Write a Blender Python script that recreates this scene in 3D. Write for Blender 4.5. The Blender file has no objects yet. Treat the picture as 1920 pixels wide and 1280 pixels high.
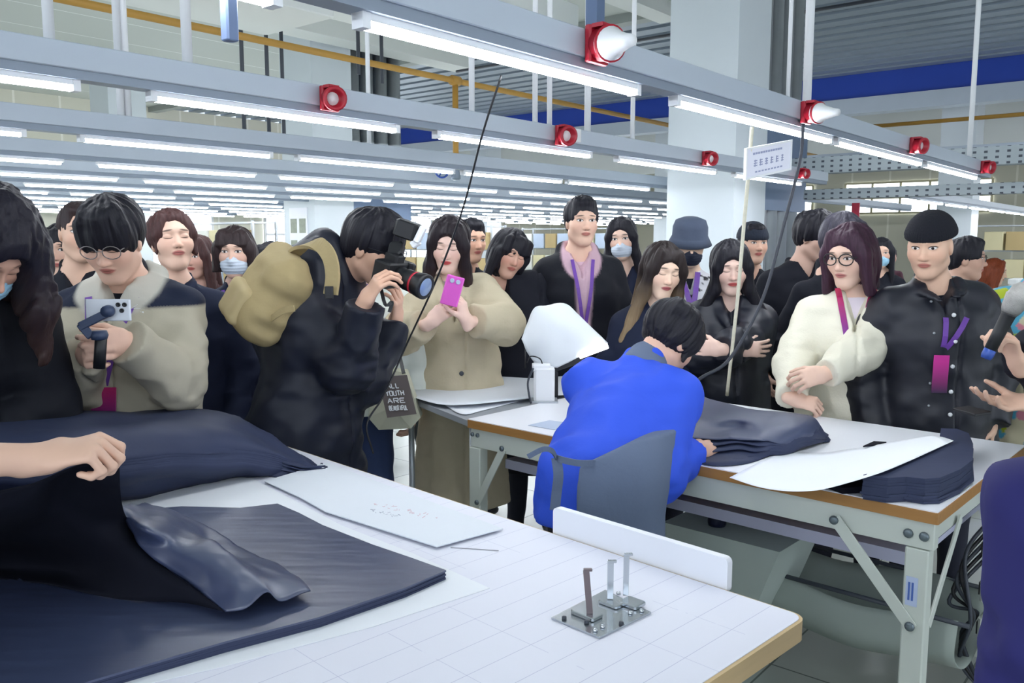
import bpy, math, random
import numpy as np
from mathutils import Vector, Matrix
random.seed(7); np.random.seed(7)
SC = bpy.context.scene

# ------------------------------------------------------------------ camera
F_PX, CAM_H = 1600.0, 1.6
TH = math.atan(190 / F_PX)
cT, sT = math.cos(TH), math.sin(TH)
cam_data = bpy.data.cameras.new('camera'); cam_data.sensor_width = 36.0; cam_data.lens = 36.0 * F_PX / 1920
cam_data.clip_start = 0.02; cam_data.clip_end = 200
cam = bpy.data.objects.new('camera', cam_data); SC.collection.objects.link(cam)
cam.location = (0, 0, CAM_H); cam.rotation_euler = (math.pi / 2 - TH, 0, 0)
SC.camera = cam
# ------------------------------------------------------------------ world, exposure
W = bpy.data.worlds.new('world'); SC.world = W; W.use_nodes = True
W.node_tree.nodes['Background'].inputs[0].default_value = (0.75, 0.85, 1.0, 1)
W.node_tree.nodes['Background'].inputs[1].default_value = 1.0
SC.view_settings.view_transform = 'Standard'; SC.view_settings.look = 'None'
SC.view_settings.gamma = 1.0; SC.view_settings.use_curve_mapping = False
SC.view_settings.exposure = 0.42
TUBE_EMIT = 35.0
cy = SC.cycles
cy.use_denoising = True
cy.max_bounces = 7; cy.diffuse_bounces = 4; cy.glossy_bounces = 3; cy.transmission_bounces = 4
cy.sample_clamp_indirect = 6.0; cy.caustics_reflective = False; cy.caustics_refractive = False
cy.use_light_tree = True

def ray(px, py):
    dx = (px - 960) / F_PX; dz = -(py - 640) / F_PX
    return dx, cT + dz * sT, -sT + dz * cT
def onz(px, py, z):
    r = ray(px, py); t = (z - CAM_H) / r[2]
    return np.array([r[0] * t, r[1] * t, z])
def aty(px, py, Y):
    r = ray(px, py); t = Y / r[1]
    return np.array([r[0] * t, Y, CAM_H + r[2] * t])

# ------------------------------------------------------------------ materials
def lin(c):
    if isinstance(c, str):
        c = [int(c[i:i + 2], 16) / 255 for i in (0, 2, 4)]
    return tuple((x / 12.92 if x <= 0.04045 else ((x + 0.055) / 1.055) ** 2.4) for x in c)
_MATS = {}
class NT:
    def __init__(s, m):
        m.use_nodes = True; s.t = m.node_tree; s.n = s.t.nodes; s.b = s.n['Principled BSDF']
    def add(s, kind, **kw):
        n = s.n.new(kind)
        for k, v in kw.items(): setattr(n, k, v)
        return n
    def link(s, a, b): s.t.links.new(a, b)
    def val(s, sock, v):
        if hasattr(v, 'bl_rna') and hasattr(v, 'is_linked'): s.link(v, sock)
        else: sock.default_value = v
    def math(s, op, a, b=0.0, c=None, clamp=False):
        n = s.add('ShaderNodeMath', operation=op, use_clamp=clamp); s.val(n.inputs[0], a); s.val(n.inputs[1], b)
        if c is not None: s.val(n.inputs[2], c)
        return n.outputs[0]
    def mix(s, fac, a, b):
        n = s.add('ShaderNodeMix', data_type='RGBA'); s.val(n.inputs[0], fac)
        for i, v in ((6, a), (7, b)):
            if isinstance(v, tuple): n.inputs[i].default_value = (*v[:3], 1)
            else: s.link(v, n.inputs[i])
        return n.outputs[2]
    def coord(s, kind='Object', scale=(1, 1, 1), rot=(0, 0, 0), attr=None):
        if attr: src = s.add('ShaderNodeAttribute', attribute_name=attr).outputs['Vector']
        else: src = s.add('ShaderNodeTexCoord').outputs[kind]
        mp = s.add('ShaderNodeMapping'); mp.inputs['Scale'].default_value = scale; mp.inputs['Rotation'].default_value = rot
        s.link(src, mp.inputs[0]); return mp.outputs[0]
    def noise(s, vec, scale, detail=3, rough=.55):
        n = s.add('ShaderNodeTexNoise'); n.inputs['Scale'].default_value = scale; n.inputs['Detail'].default_value = detail
        n.inputs['Roughness'].default_value = rough
        s.link(vec, n.inputs['Vector']); return n.outputs['Fac']
    def bump(s, h, strength=.2, dist=.01):
        n = s.add('ShaderNodeBump'); n.inputs['Strength'].default_value = strength; n.inputs['Distance'].default_value = dist
        s.link(h, n.inputs['Height']); s.link(n.outputs[0], s.b.inputs['Normal'])
def mat(name, col, rough=.6, metal=0., nscale=8., namt=.06, bump=0., bscale=None, spec=.5, emit=None, estr=0., vcol=False, alpha=1., stretch=(1, 1, 1), sheen=0., attr=None, coat=0.):
    if name in _MATS: return _MATS[name]
    m = bpy.data.materials.new(name); _MATS[name] = m
    t = NT(m); c = lin(col)
    v = t.coord(scale=stretch, attr=attr)
    f = t.noise(v, nscale)
    if vcol:
        base = t.add('ShaderNodeVertexColor', layer_name='paint').outputs[0]
        dark = t.add('ShaderNodeHueSaturation'); dark.inputs['Value'].default_value = 1 - 2 * namt; t.link(base, dark.inputs['Color'])
        out = t.mix(f, base, dark.outputs[0])
    else:
        out = t.mix(f, tuple(min(1, x * (1 + namt)) for x in c), tuple(x * (1 - namt) for x in c))
    t.link(out, t.b.inputs['Base Color'])
    t.b.inputs['Roughness'].default_value = rough; t.b.inputs['Metallic'].default_value = metal
    t.b.inputs['Specular IOR Level'].default_value = spec
    if sheen: t.b.inputs['Sheen Weight'].default_value = sheen
    if coat: t.b.inputs['Coat Weight'].default_value = coat
    if bump: t.bump(t.noise(v, bscale or nscale * 6), bump, .004)
    if emit is not None:
        t.b.inputs['Emission Color'].default_value = (*lin(emit), 1); t.b.inputs['Emission Strength'].default_value = estr
    if alpha < 1: t.b.inputs['Alpha'].default_value = alpha
    return m

ORD = ['first', 'second', 'third', 'fourth', 'fifth', 'sixth', 'seventh', 'eighth', 'ninth', 'tenth', 'eleventh', 'twelfth', 'thirteenth', 'fourteenth', 'fifteenth', 'sixteenth', 'seventeenth', 'eighteenth']
# ------------------------------------------------------------------ objects
COL = SC.collection
def tag(o, label=None, cat=None, group=None, kind=None):
    if label: o['label'] = label
    if cat: o['category'] = cat
    if group: o['group'] = group
    if kind: o['kind'] = kind
    return o
def thing(name, label, cat, loc=(0, 0, 0), rotz=0., group=None):
    o = bpy.data.objects.new(name, None); COL.objects.link(o); o.empty_display_size = .1
    o.location = loc; o.rotation_euler = (0, 0, rotz); return tag(o, label, cat, group)
def link(name, me, m=None, parent=None, loc=None, rotz=0.):
    o = bpy.data.objects.new(name, me); COL.objects.link(o)
    if m is not None:
        for x in (m if isinstance(m, (list, tuple)) else [m]): me.materials.append(x)
    if parent is not None: o.parent = parent
    if loc is not None: o.location = loc; o.rotation_euler = (0, 0, rotz)
    return o
class MB:
    """collects plain shapes; .build links them as ONE mesh object"""
    def __init__(s): s.v = []; s.f = []; s.mi = []; s.cur = 0; s.sm = []
    def raw(s, vs, fs, smooth=False):
        o = len(s.v); s.v += [tuple(map(float, p)) for p in vs]; s.f += [tuple(i + o for i in f) for f in fs]
        s.mi += [s.cur] * len(fs); s.sm += [smooth] * len(fs); return s
    def box(s, lo, hi, bev=0.):
        x0, y0, z0 = lo; x1, y1, z1 = hi
        if bev <= 0:
            vs = [(x0, y0, z0), (x1, y0, z0), (x1, y1, z0), (x0, y1, z0), (x0, y0, z1), (x1, y0, z1), (x1, y1, z1), (x0, y1, z1)]
            return s.raw(vs, [(0, 3, 2, 1), (4, 5, 6, 7), (0, 1, 5, 4), (1, 2, 6, 5), (2, 3, 7, 6), (3, 0, 4, 7)])
        b = min(bev, (x1 - x0) / 2.01, (y1 - y0) / 2.01, (z1 - z0) / 2.01)
        ring = []
        def rect(i, z):
            return [(x0 + i + b, y0 + i, z), (x1 - i - b, y0 + i, z), (x1 - i, y0 + i + b, z), (x1 - i, y1 - i - b, z), (x1 - i - b, y1 - i, z), (x0 + i + b, y1 - i, z), (x0 + i, y1 - i - b, z), (x0 + i, y0 + i + b, z)]
        h = b * .5
        vs = rect(h, z0) + rect(0, z0 + h) + rect(0, z1 - h) + rect(h, z1)
        fs = [tuple(range(7, -1, -1)), tuple(range(24, 32))]
        for r in range(3):
            for k in range(8): a = r * 8 + k; c = r * 8 + (k + 1) % 8; fs.append((a, c, c + 8, a + 8))
        return s.raw(vs, fs)
    def obox(s, c, ax, half, bev=0.):
        """oriented box: ax = 3 unit vectors"""
        n0 = len(s.v); s.box([-h for h in half], half, bev)
        A = np.array(ax, float); c = np.array(c, float)
        for i in range(n0, len(s.v)): p = np.array(s.v[i]); s.v[i] = tuple(c + p[0] * A[0] + p[1] * A[1] + p[2] * A[2])
        return s
    def bar(s, a, b, w, h, up=(0, 0, 1), bev=0.):
        a = np.array(a, float); b = np.array(b, float); d = b - a; L = np.linalg.norm(d); d /= L
        u = np.array(up, float); sd = np.cross(d, u)
        if np.linalg.norm(sd) < 1e-4: sd = np.cross(d, (1, 0, 0))
        sd /= np.linalg.norm(sd); u = np.cross(sd, d)
        return s.obox((a + b) / 2, (sd, d, u), (w / 2, L / 2, h / 2), bev)
    def tube(s, pts, r, n=8, closed=False, caps=True):
        P = [np.array(p, float) for p in pts]; m = len(P); rr = r if hasattr(r, '__len__') else [r] * m
        vs = []; prev = None
        for i in range(m):
            a = P[i - 1] if (i > 0 or closed) else P[i]; b = P[(i + 1) % m] if (i < m - 1 or closed) else P[i]
            t = b - a; t /= (np.linalg.norm(t) + 1e-12)
            if prev is None:
                e = np.cross(t, (0, 0, 1));
                if np.linalg.norm(e) < .1: e = np.cross(t, (1, 0, 0))
            else: e = prev - t * prev.dot(t)
            e /= (np.linalg.norm(e) + 1e-12); prev = e; g = np.cross(t, e)
            for k in range(n):
                an = 2 * math.pi * k / n; vs.append(P[i] + rr[i] * (math.cos(an) * e + math.sin(an) * g))
        fs = []
        for i in range(m if closed else m - 1):
            j = (i + 1) % m
            for k in range(n): fs.append((i * n + k, i * n + (k + 1) % n, j * n + (k + 1) % n, j * n + k))
        if not closed and caps: fs += [tuple(range(n - 1, -1, -1)), tuple(range((m - 1) * n, m * n))]
        return s.raw(vs, fs, True)
    def prism(s, poly, z0, z1):
        n = len(poly); vs = [(p[0], p[1], z0) for p in poly] + [(p[0], p[1], z1) for p in poly]
        a = sum(poly[i][0] * poly[(i + 1) % n][1] - poly[(i + 1) % n][0] * poly[i][1] for i in range(n))
        fs = [tuple(range(n - 1, -1, -1)), tuple(range(n, 2 * n))] + [(i, (i + 1) % n, (i + 1) % n + n, i + n) for i in range(n)]
        if a < 0: fs = [tuple(reversed(f)) for f in fs]
        return s.raw(vs, fs)
    def lathe(s, c, prof, ax=(0, 0, 1), n=20):
        c = np.array(c, float); ax = np.array(ax, float); ax /= np.linalg.norm(ax)
        e = np.cross(ax, (0, 0, 1));
        if np.linalg.norm(e) < .1: e = np.cross(ax, (1, 0, 0))
        e /= np.linalg.norm(e); g = np.cross(ax, e); vs = []
        for r, h in prof:
            for k in range(n):
                an = 2 * math.pi * k / n; vs.append(c + ax * h + max(r, 1e-5) * (math.cos(an) * e + math.sin(an) * g))
        fs = [];
        for i in range(len(prof) - 1):
            for k in range(n): fs.append((i * n + k, i * n + (k + 1) % n, (i + 1) * n + (k + 1) % n, (i + 1) * n + k))
        fs += [tuple(range(n - 1, -1, -1)), tuple(range((len(prof) - 1) * n, len(prof) * n))]
        return s.raw(vs, fs, True)
    def ball(s, c, r, n=12):
        r = r if hasattr(r, '__len__') else (r, r, r); vs = []; fs = []
        for i in range(n // 2 + 1):
            p = math.pi * i / (n // 2)
            for k in range(n):
                t = 2 * math.pi * k / n; vs.append((c[0] + r[0] * math.sin(p) * math.cos(t), c[1] + r[1] * math.sin(p) * math.sin(t), c[2] + r[2] * math.cos(p)))
        for i in range(n // 2):
            for k in range(n): fs.append((i * n + k, (i + 1) * n + k, (i + 1) * n + (k + 1) % n, i * n + (k + 1) % n))
        return s.raw(vs, fs, True)
    def build(s, name, m=None, parent=None, loc=None, rotz=0., rel=None, smooth=None):
        vs = s.v
        if rel is not None: vs = [(p[0] - rel[0], p[1] - rel[1], p[2] - rel[2]) for p in vs]
        me = bpy.data.meshes.new(name); me.from_pydata(vs, [], s.f)
        me.polygons.foreach_set('use_smooth', [smooth] * len(s.f) if smooth is not None else s.sm)
        me.polygons.foreach_set('material_index', s.mi); me.update()
        return link(name, me, m, parent, loc, rotz)
def solid(name, mb, m, label, cat, base=(0, 0, 0), group=None):
    """a thing that is one mesh, its origin at base"""
    o = mb.build(name, m, None, base, rel=base); return tag(o, label, cat, group)

# ------------------------------------------------------------------ signed-distance sculpting
def _n(v): v = np.asarray(v, float); return v / (np.linalg.norm(v) + 1e-12)
_rs = np.random.RandomState(3); _LAT = _rs.rand(64 ** 3).astype(np.float32) * 2 - 1
def vnoise(P):
    P = np.asarray(P, np.float32) + 1000.; i = np.floor(P).astype(np.int64); f = P - i; f = f * f * (3 - 2 * f); i &= 63
    j = (i + 1) & 63
    def L(x, y, z): return _LAT[(x * 64 + y) * 64 + z]
    x0, y0, z0 = i.T; x1, y1, z1 = j.T; fx, fy, fz = f.T
    a = L(x0, y0, z0) * (1 - fx) + L(x1, y0, z0) * fx; b = L(x0, y1, z0) * (1 - fx) + L(x1, y1, z0) * fx
    c = L(x0, y0, z1) * (1 - fx) + L(x1, y0, z1) * fx; d = L(x0, y1, z1) * (1 - fx) + L(x1, y1, z1) * fx
    return (a * (1 - fy) + b * fy) * (1 - fz) + (c * (1 - fy) + d * fy) * fz
class Seg:
    def __init__(s, a, b, ra, rb=None, side=None, k=.02):
        s.a = np.asarray(a, float); s.b = np.asarray(b, float); rb = ra if rb is None else rb
        s.ra = ra if hasattr(ra, '__len__') else (ra, ra); s.rb = rb if hasattr(rb, '__len__') else (rb, rb)
        s.k = k; s.ba = s.b - s.a; s.l2 = max(s.ba.dot(s.ba), 1e-9)
        if side is None: side = (1, 0, 0) if abs(s.ba[0]) < .8 * math.sqrt(s.l2) else (0, 1, 0)
        side = np.asarray(side, float); side = side - s.ba * side.dot(s.ba) / s.l2; s.s = _n(side)
    def box(s):
        r = max(*s.ra, *s.rb); return np.minimum(s.a, s.b) - r, np.maximum(s.a, s.b) + r
    def ev(s, P):
        pa = P - s.a; t = np.clip(pa @ s.ba / s.l2, 0, 1); r = pa - t[:, None] * s.ba
        rs = r @ s.s; L2 = (r * r).sum(1); rest2 = np.maximum(L2 - rs * rs, 0)
        Rx = s.ra[0] + t * (s.rb[0] - s.ra[0]); Ry = s.ra[1] + t * (s.rb[1] - s.ra[1])
        k0 = np.sqrt((rs / Rx) ** 2 + rest2 / Ry ** 2); L = np.sqrt(L2)
        return np.where(k0 < .25, (k0 - 1) * np.minimum(Rx, Ry), L * (1 - 1 / np.maximum(k0, 1e-3)))
class Ell:
    def __init__(s, c, r, R=None, k=.02):
        s.c = np.asarray(c, float); s.r = np.asarray(r, float) * np.ones(3); s.R = np.eye(3) if R is None else np.asarray(R); s.k = k
    def box(s): m = s.r.max(); return s.c - m, s.c + m
    def ev(s, P):
        q = (P - s.c) @ s.R; k0 = np.sqrt(((q / s.r) ** 2).sum(1)); k1 = np.sqrt(((q / s.r ** 2) ** 2).sum(1)) + 1e-9
        return np.where(k0 < .2, (k0 - 1) * s.r.min(), k0 * (k0 - 1) / k1)
class Box:
    def __init__(s, c, h, R=None, rd=.005, k=.01):
        s.c = np.asarray(c, float); s.h = np.asarray(h, float); s.R = np.eye(3) if R is None else np.asarray(R); s.rd = rd; s.k = k
    def box(s): m = np.linalg.norm(s.h); return s.c - m, s.c + m
    def ev(s, P):
        q = np.abs((P - s.c) @ s.R) - (s.h - s.rd)
        return np.sqrt((np.maximum(q, 0) ** 2).sum(1)) + np.minimum(q.max(1), 0) - s.rd
class Cut:
    """a shape trimmed flat beyond a point"""
    def __init__(s, q, p, n): s.q = q; s.p = np.asarray(p, float); s.n = _n(n); s.k = q.k; s.box = q.box
    def ev(s, P): return np.maximum(s.q.ev(P), (P - s.p) @ s.n)
class Half:
    """everything on the side n points to"""
    def __init__(s, p, n, k=.005, near=None, rad=None): s.p = np.asarray(p, float); s.n = _n(n); s.k = k; s.near = near; s.rad = rad
    def ev(s, P):
        d = -((P - s.p) @ s.n)
        if s.rad: d = np.maximum(d, np.sqrt(((P - s.near) ** 2).sum(1)) - s.rad)
        return d
def smin(a, b, k):
    h = np.maximum(k - np.abs(a - b), 0) / k; return np.minimum(a, b) - h * h * k * .25
def sdf_eval(P, add, sub=(), disp=None):
    d = None
    for q in add: e = q.ev(P); d = e if d is None else smin(d, e, q.k)
    if disp is not None: d = d + disp(P)
    for q in sub: d = -smin(-d, q.ev(P), q.k)
    return d
def sdf_mesh(add, sub=(), vox=.006, disp=None, amp=.01):
    """surface nets over sparse 8-cell blocks; returns verts, quads"""
    B = 8; lo = np.min([q.box()[0] for q in add], 0) - amp - 3 * vox; hi = np.max([q.box()[1] for q in add], 0) + amp + 3 * vox
    nb = np.ceil((hi - lo) / (B * vox)).astype(int) + 1; bs = B * vox; hd = bs * .87
    G = np.stack(np.meshgrid(*[np.arange(n) for n in nb], indexing='ij'), -1).reshape(-1, 3)
    C = lo + (G + .5) * bs
    cd = np.stack([q.ev(C) for q in add]); m = cd.min(0)
    comp = m.copy()
    for q in sub: comp = np.maximum(comp, -q.ev(C))
    kmax = max(q.k for q in add)
    keep = (np.abs(comp) < hd * 1.45 + amp + kmax * .3)
    G = G[keep]; cd = cd[:, keep]; m = m[keep]; nB = len(G)
    o9 = np.stack(np.meshgrid(*[np.arange(B + 1)] * 3, indexing='ij'), -1).reshape(-1, 3)
    D = np.empty((nB, 729), np.float32)
    act = cd < (m + 2 * hd * 1.3)[None] + np.array([q.k for q in add])[:, None]
    CH = 400
    for s0 in range(0, nB, CH):
        g = G[s0:s0 + CH]; P = (lo + (g[:, None] * B + o9[None]) * vox); nn = len(g)
        d = np.full((nn, 729), 1e3)
        for qi, q in enumerate(add):
            a = act[qi, s0:s0 + CH]
            if not a.any(): continue
            e = q.ev(P[a].reshape(-1, 3)).reshape(-1, 729); d[a] = smin(d[a], e, q.k)
        Pf = P.reshape(-1, 3); d = d.reshape(-1)
        late = getattr(disp, 'late', False)
        if disp is not None and not late: d = d + disp(Pf)
        for q in sub: d = -smin(-d, q.ev(Pf), q.k)
        if late: d = d + disp(Pf)
        D[s0:s0 + CH] = d.reshape(nn, 729)
    D = D.reshape(nB, 9, 9, 9); S = D < 0
    N = (nb * B + 2).astype(np.int64)
    def key(i): return (i[..., 0] * N[1] + i[..., 1]) * N[2] + i[..., 2]
    cnt = np.zeros((nB, 8, 8, 8), np.int8)
    for a in (0, 1):
        for b in (0, 1):
            for c in (0, 1): cnt += S[:, a:a + 8, b:b + 8, c:c + 8]
    bi, i, j, k = np.nonzero((cnt > 0) & (cnt < 8))
    if len(bi) == 0: return np.zeros((0, 3)), np.zeros((0, 4), int)
    cell = G[bi] * B + np.stack([i, j, k], -1)
    acc = np.zeros((len(bi), 3)); n = np.zeros(len(bi))
    cor = [(a, b, c) for a in (0, 1) for b in (0, 1) for c in (0, 1)]
    V = {c: D[bi, i + c[0], j + c[1], k + c[2]].astype(float) for c in cor}
    for c in cor:
        for ax in range(3):
            if c[ax]: continue
            e = list(c); e[ax] = 1; e = tuple(e); v0 = V[c]; v1 = V[e]; x = (v0 < 0) != (v1 < 0)
            t = np.where(x, v0 / np.where(x, v0 - v1, 1), 0); p = np.array(c, float)[None].repeat(len(t), 0); p[:, ax] = t
            acc += p * x[:, None]; n += x
    verts = lo + (cell + acc / n[:, None]) * vox
    ks = key(cell); order = np.argsort(ks); ks = ks[order]; verts = verts[order]
    quads = []
    for ax in range(3):
        sl0 = S[:, :8, :8, :8]; sh = [slice(0, 8)] * 3; sh[ax] = slice(1, 9); sl1 = S[(slice(None), *sh)]
        bi, i, j, k = np.nonzero(sl0 != sl1)
        p = G[bi] * B + np.stack([i, j, k], -1); flip = sl0[bi, i, j, k]
        o1 = np.zeros(3, int); o2 = np.zeros(3, int); o1[(ax + 1) % 3] = -1; o2[(ax + 2) % 3] = -1
        cc = [p, p + o1, p + o1 + o2, p + o2]; idx = []; ok = np.ones(len(p), bool)
        for c in cc:
            kk = key(c); w = np.searchsorted(ks, kk); w[w >= len(ks)] = 0; ok &= ks[w] == kk; idx.append(w)
        Q = np.stack(idx, -1)[ok]; fl = flip[ok]; Q[~fl] = Q[~fl][:, ::-1]; quads.append(Q)
    return verts, np.concatenate(quads)
def sculpt(name, add, sub=(), vox=.006, disp=None, amp=.01, m=None, parent=None, rel=(0, 0, 0), head=None, paint=None, loc=None):
    v, q = sdf_mesh(add, sub, vox, disp, amp)
    me = bpy.data.meshes.new(name); nv, nq = len(v), len(q); rel = np.asarray(rel, float)
    me.vertices.add(nv); me.vertices.foreach_set('co', (v - rel).astype(np.float32).ravel())
    me.loops.add(nq * 4); me.loops.foreach_set('vertex_index', q.astype(np.int32).ravel())
    me.polygons.add(nq); me.polygons.foreach_set('loop_start', np.arange(0, nq * 4, 4, dtype=np.int32))
    me.update(calc_edges=True); me.validate()
    me.polygons.foreach_set('use_smooth', np.ones(len(me.polygons), bool))
    if head is not None and len(me.vertices) == nv:
        a = me.attributes.new('hl', 'FLOAT_VECTOR', 'POINT'); a.data.foreach_set('vector', head(v).astype(np.float32).ravel())
    if paint is not None and len(me.vertices) == nv:
        a = me.color_attributes.new('paint', 'FLOAT_COLOR', 'POINT'); c = np.ones((nv, 4), np.float32); c[:, :3] = paint(v); a.data.foreach_set('color', c.ravel())
    return link(name, me, m, parent, loc)
# ------------------------------------------------------------------ the hall: u runs along the lamp rails, v to the left of them
DU = np.array([.6366, .7711, 0.]); DV = np.array([-.7711, .6366, 0.]); RZ = math.atan2(.7711, .6366)
def UV(u, v, z=0.): return DU * u + DV * v + np.array([0, 0, z])
def rail_u(px, v):
    q = (px - 960) / F_PX; return (.7711 * v + q * (.632 * v - .059)) / (.6366 - .7657 * q)
CEIL = 4.6
M_white = mat('painted_white', 'd9dcda', .55, nscale=2, namt=.03)
M_wall = mat('wall_paint', 'e4e2d8', .7, nscale=1.2, namt=.04)
M_ceil = mat('ceiling_paint', 'dfe2de', .8, nscale=1, namt=.04)
M_cream = mat('cream_panel', 'd6cfae', .6, nscale=3, namt=.06)
M_colm = mat('column_paint', 'd5dde2', .5, nscale=1.5, namt=.03)
M_rail = mat('rail_aluminium', 'bcc6d2', .42, .1, nscale=3, namt=.04)
M_rail_shade = mat('rail_aluminium_shaded', '8f9aa8', .5, .3, nscale=3, namt=.04)  # darker rail grey; the shade band below the channel is in the colour
M_steel = mat('steel', 'b8bec4', .35, .5, nscale=10, namt=.08)
M_dark = mat('dark_grey', '3a3f48', .5, nscale=8, namt=.1)
M_black = mat('black_plastic', '15161a', .45, nscale=8, namt=.1)
M_blueb = mat('blue_beam_paint', '1d42a8', .5, nscale=2, namt=.05)
M_red = mat('red_socket', 'b01a30', .4, nscale=12, namt=.05)
M_yellow = mat('yellow_pipe_paint', 'ad8338', .5, nscale=6, namt=.12)
M_wht_pl = mat('white_plastic', 'eef0f2', .4, nscale=5, namt=.02)
M_bluev = mat('blue_valve', '2a4a9a', .4, nscale=6)
M_tube = mat('tube_light_on', 'ffffff', .5, emit='f4f8ff', estr=TUBE_EMIT)
M_tubew = mat('lit_diffuser_cap', 'f4f6fa', .4)
def floor_mat():
    m = bpy.data.materials.new('floor_tiles'); t = NT(m)
    br = t.add('ShaderNodeTexBrick'); br.offset = 0; br.inputs['Scale'].default_value = 1.0
    br.inputs['Brick Width'].default_value = .6; br.inputs['Row Height'].default_value = .6; br.inputs['Mortar Size'].default_value = .004
    c = t.coord(); t.link(c, br.inputs['Vector'])
    br.inputs['Color1'].default_value = (*lin('cdd2cb'), 1); br.inputs['Color2'].default_value = (*lin('c7ccc6'), 1); br.inputs['Mortar'].default_value = (*lin('7d837e'), 1)
    n = t.noise(c, 2.5); o = t.mix(t.math('MULTIPLY', n, .25), br.outputs['Color'], lin('8f958f')); t.link(o, t.b.inputs['Base Color'])
    t.b.inputs['Roughness'].default_value = .22; t.bump(t.noise(c, 30), .05)
    return m
def stripes_mat(name, c1, c2, axis, period, frac=.5, rough=.5, metal=0.):
    m = bpy.data.materials.new(name); t = NT(m); sp = t.add('ShaderNodeSeparateXYZ'); t.link(t.coord(), sp.inputs[0])
    f = t.math('FRACT', t.math('DIVIDE', sp.outputs[axis], period)); g = t.math('LESS_THAN', f, frac)
    t.link(t.mix(g, lin(c1), lin(c2)), t.b.inputs['Base Color']); t.b.inputs['Roughness'].default_value = rough; t.b.inputs['Metallic'].default_value = metal
    return m
def struct(name, mb, m, rotz=RZ, loc=(0, 0, 0)):
    o = mb.build(name, m, None, loc, rotz); o['kind'] = 'structure'; return o
# local frame of these: x = u, y = v
U0, U1, V0, V1 = -4., 27., -9., 19.
struct('floor', MB().box((U0, V0, -.1), (U1, V1, 0)), floor_mat())
MP = stripes_mat('ceiling_boards', 'c6cbc5', 'eef1ef', 1, 1.2, .02, .8)
struct('ceiling', MB().box((U0, V0, CEIL), (10.2, V1, CEIL + .1)), MP)
# profiled steel deck beyond, ribs run along v
dk = MB(); n = 0; u = 10.2
pro = []
while u < 16.4: pro += [(u, CEIL), (u + .27, CEIL), (u + .29, CEIL + .16), (u + .4, CEIL + .16), (u + .42, CEIL)]; u += .42
pro.append((U1, CEIL + .02))
vs = []
for a, z in pro: vs += [(a, V0, z), (a, V1, z)]
dk.raw(vs, [(2 * i, 2 * i + 1, 2 * i + 3, 2 * i + 2) for i in range(len(pro) - 1)])
M_deck = mat('galvanised_deck', '8f9ba6', .45, .5, nscale=2, namt=.08)
struct('ceiling_deck', dk, M_deck)
struct('wall_left', MB().box((U0, V1, 0), (U1, V1 + .1, CEIL)), stripes_mat('wall_panels', 'dcdaca', 'f3f1e6', 0, .9, .05, .7))
struct('wall_right', MB().box((U0, V0 - .1, 0), (U1, V0, CEIL)), M_wall)
struct('wall_back', MB().box((U1, V0, 0), (U1 + .1, V1, CEIL)), stripes_mat('wall_panels_far', 'cfcdbb', 'e6e4d6', 1, 1.1, .05, .7))
struct('wall_front', MB().box((U0 - .1, V0, 0), (U0, V1, CEIL)), M_wall)
M_win = mat('daylit_window', 'ffffff', .3, emit='e9f2ff', estr=3.)
M_fill_pane = mat('added_fill_pane', 'ffffff', .3, emit='e6efff', estr=2.6)  # glow for the added panes that stay out of view
for i, (va, vb) in enumerate([(-7.5, -3.5), (-2.5, 1.5), (2.5, 6.5), (7.5, 11.5)]):  # unseen windows added behind the camera as frontal fill light
    w = struct('window_%d' % (21 + i), MB().box((U0 + .01, va, 1.2), (U0 + .03, vb, 4.0)), M_fill_pane)
    for k in range(5): MB().box((U0 + .03, va + (vb - va) * k / 4 - .03, 1.2), (U0 + .08, va + (vb - va) * k / 4 + .03, 4.0)).build('window_frame', M_wht_pl, w)
for i, (ua, ub) in enumerate([(-3, 1), (2, 6), (7, 11)]):  # more added fill panes, unseen on the right wall
    w = struct('window_%d' % (31 + i), MB().box((ua, V0 + .01, 1.2), (ub, V0 + .03, 4.0)), M_fill_pane)
    for k in range(5): MB().box((ua + k - .03, V0 + .03, 1.2), (ua + k + .03, V0 + .08, 4.0)).build('window_frame', M_wht_pl, w)
wn = 0
for (ua, ub, za, zb) in [(3, 4.4, .9, 2.6), (6, 7.2, 1., 2.6), (9, 11.5, .9, 2.6), (13, 15, .9, 2.6), (17, 19, .9, 2.6)]:
    wn += 1; w = struct('window_%d' % wn, MB().box((ua, V1 - .03, za), (ub, V1 - .01, zb)), M_win)
    fr = MB()
    for a in np.linspace(ua, ub, 4): fr.box((a - .03, V1 - .08, za), (a + .03, V1 - .03, zb))
    for z in (za, (za + zb) / 2, zb): fr.box((ua, V1 - .08, z - .03), (ub, V1 - .03, z + .03))
    fr.build('window_frame', M_wht_pl, w)
for (va, vb, za, zb) in [(-6, -3.4, 1.2, 2.9), (-2.6, -.2, 1.2, 2.9), (1, 3.4, 2.5, 3.3), (5, 9, 2.4, 3.3), (10, 14, 2.4, 3.3)]:
    wn += 1; w = struct('window_%d' % wn, MB().box((U1 - .03, va, za), (U1 - .01, vb, zb)), M_win)
    fr = MB()
    for a in np.linspace(va, vb, 6): fr.box((U1 - .08, a - .03, za), (U1 - .03, a + .03, zb))
    for z in (za, (za + zb) / 2, zb): fr.box((U1 - .08, va, z - .03), (U1 - .03, vb, z + .03))
    fr.build('window_frame', M_cream, w)
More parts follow.
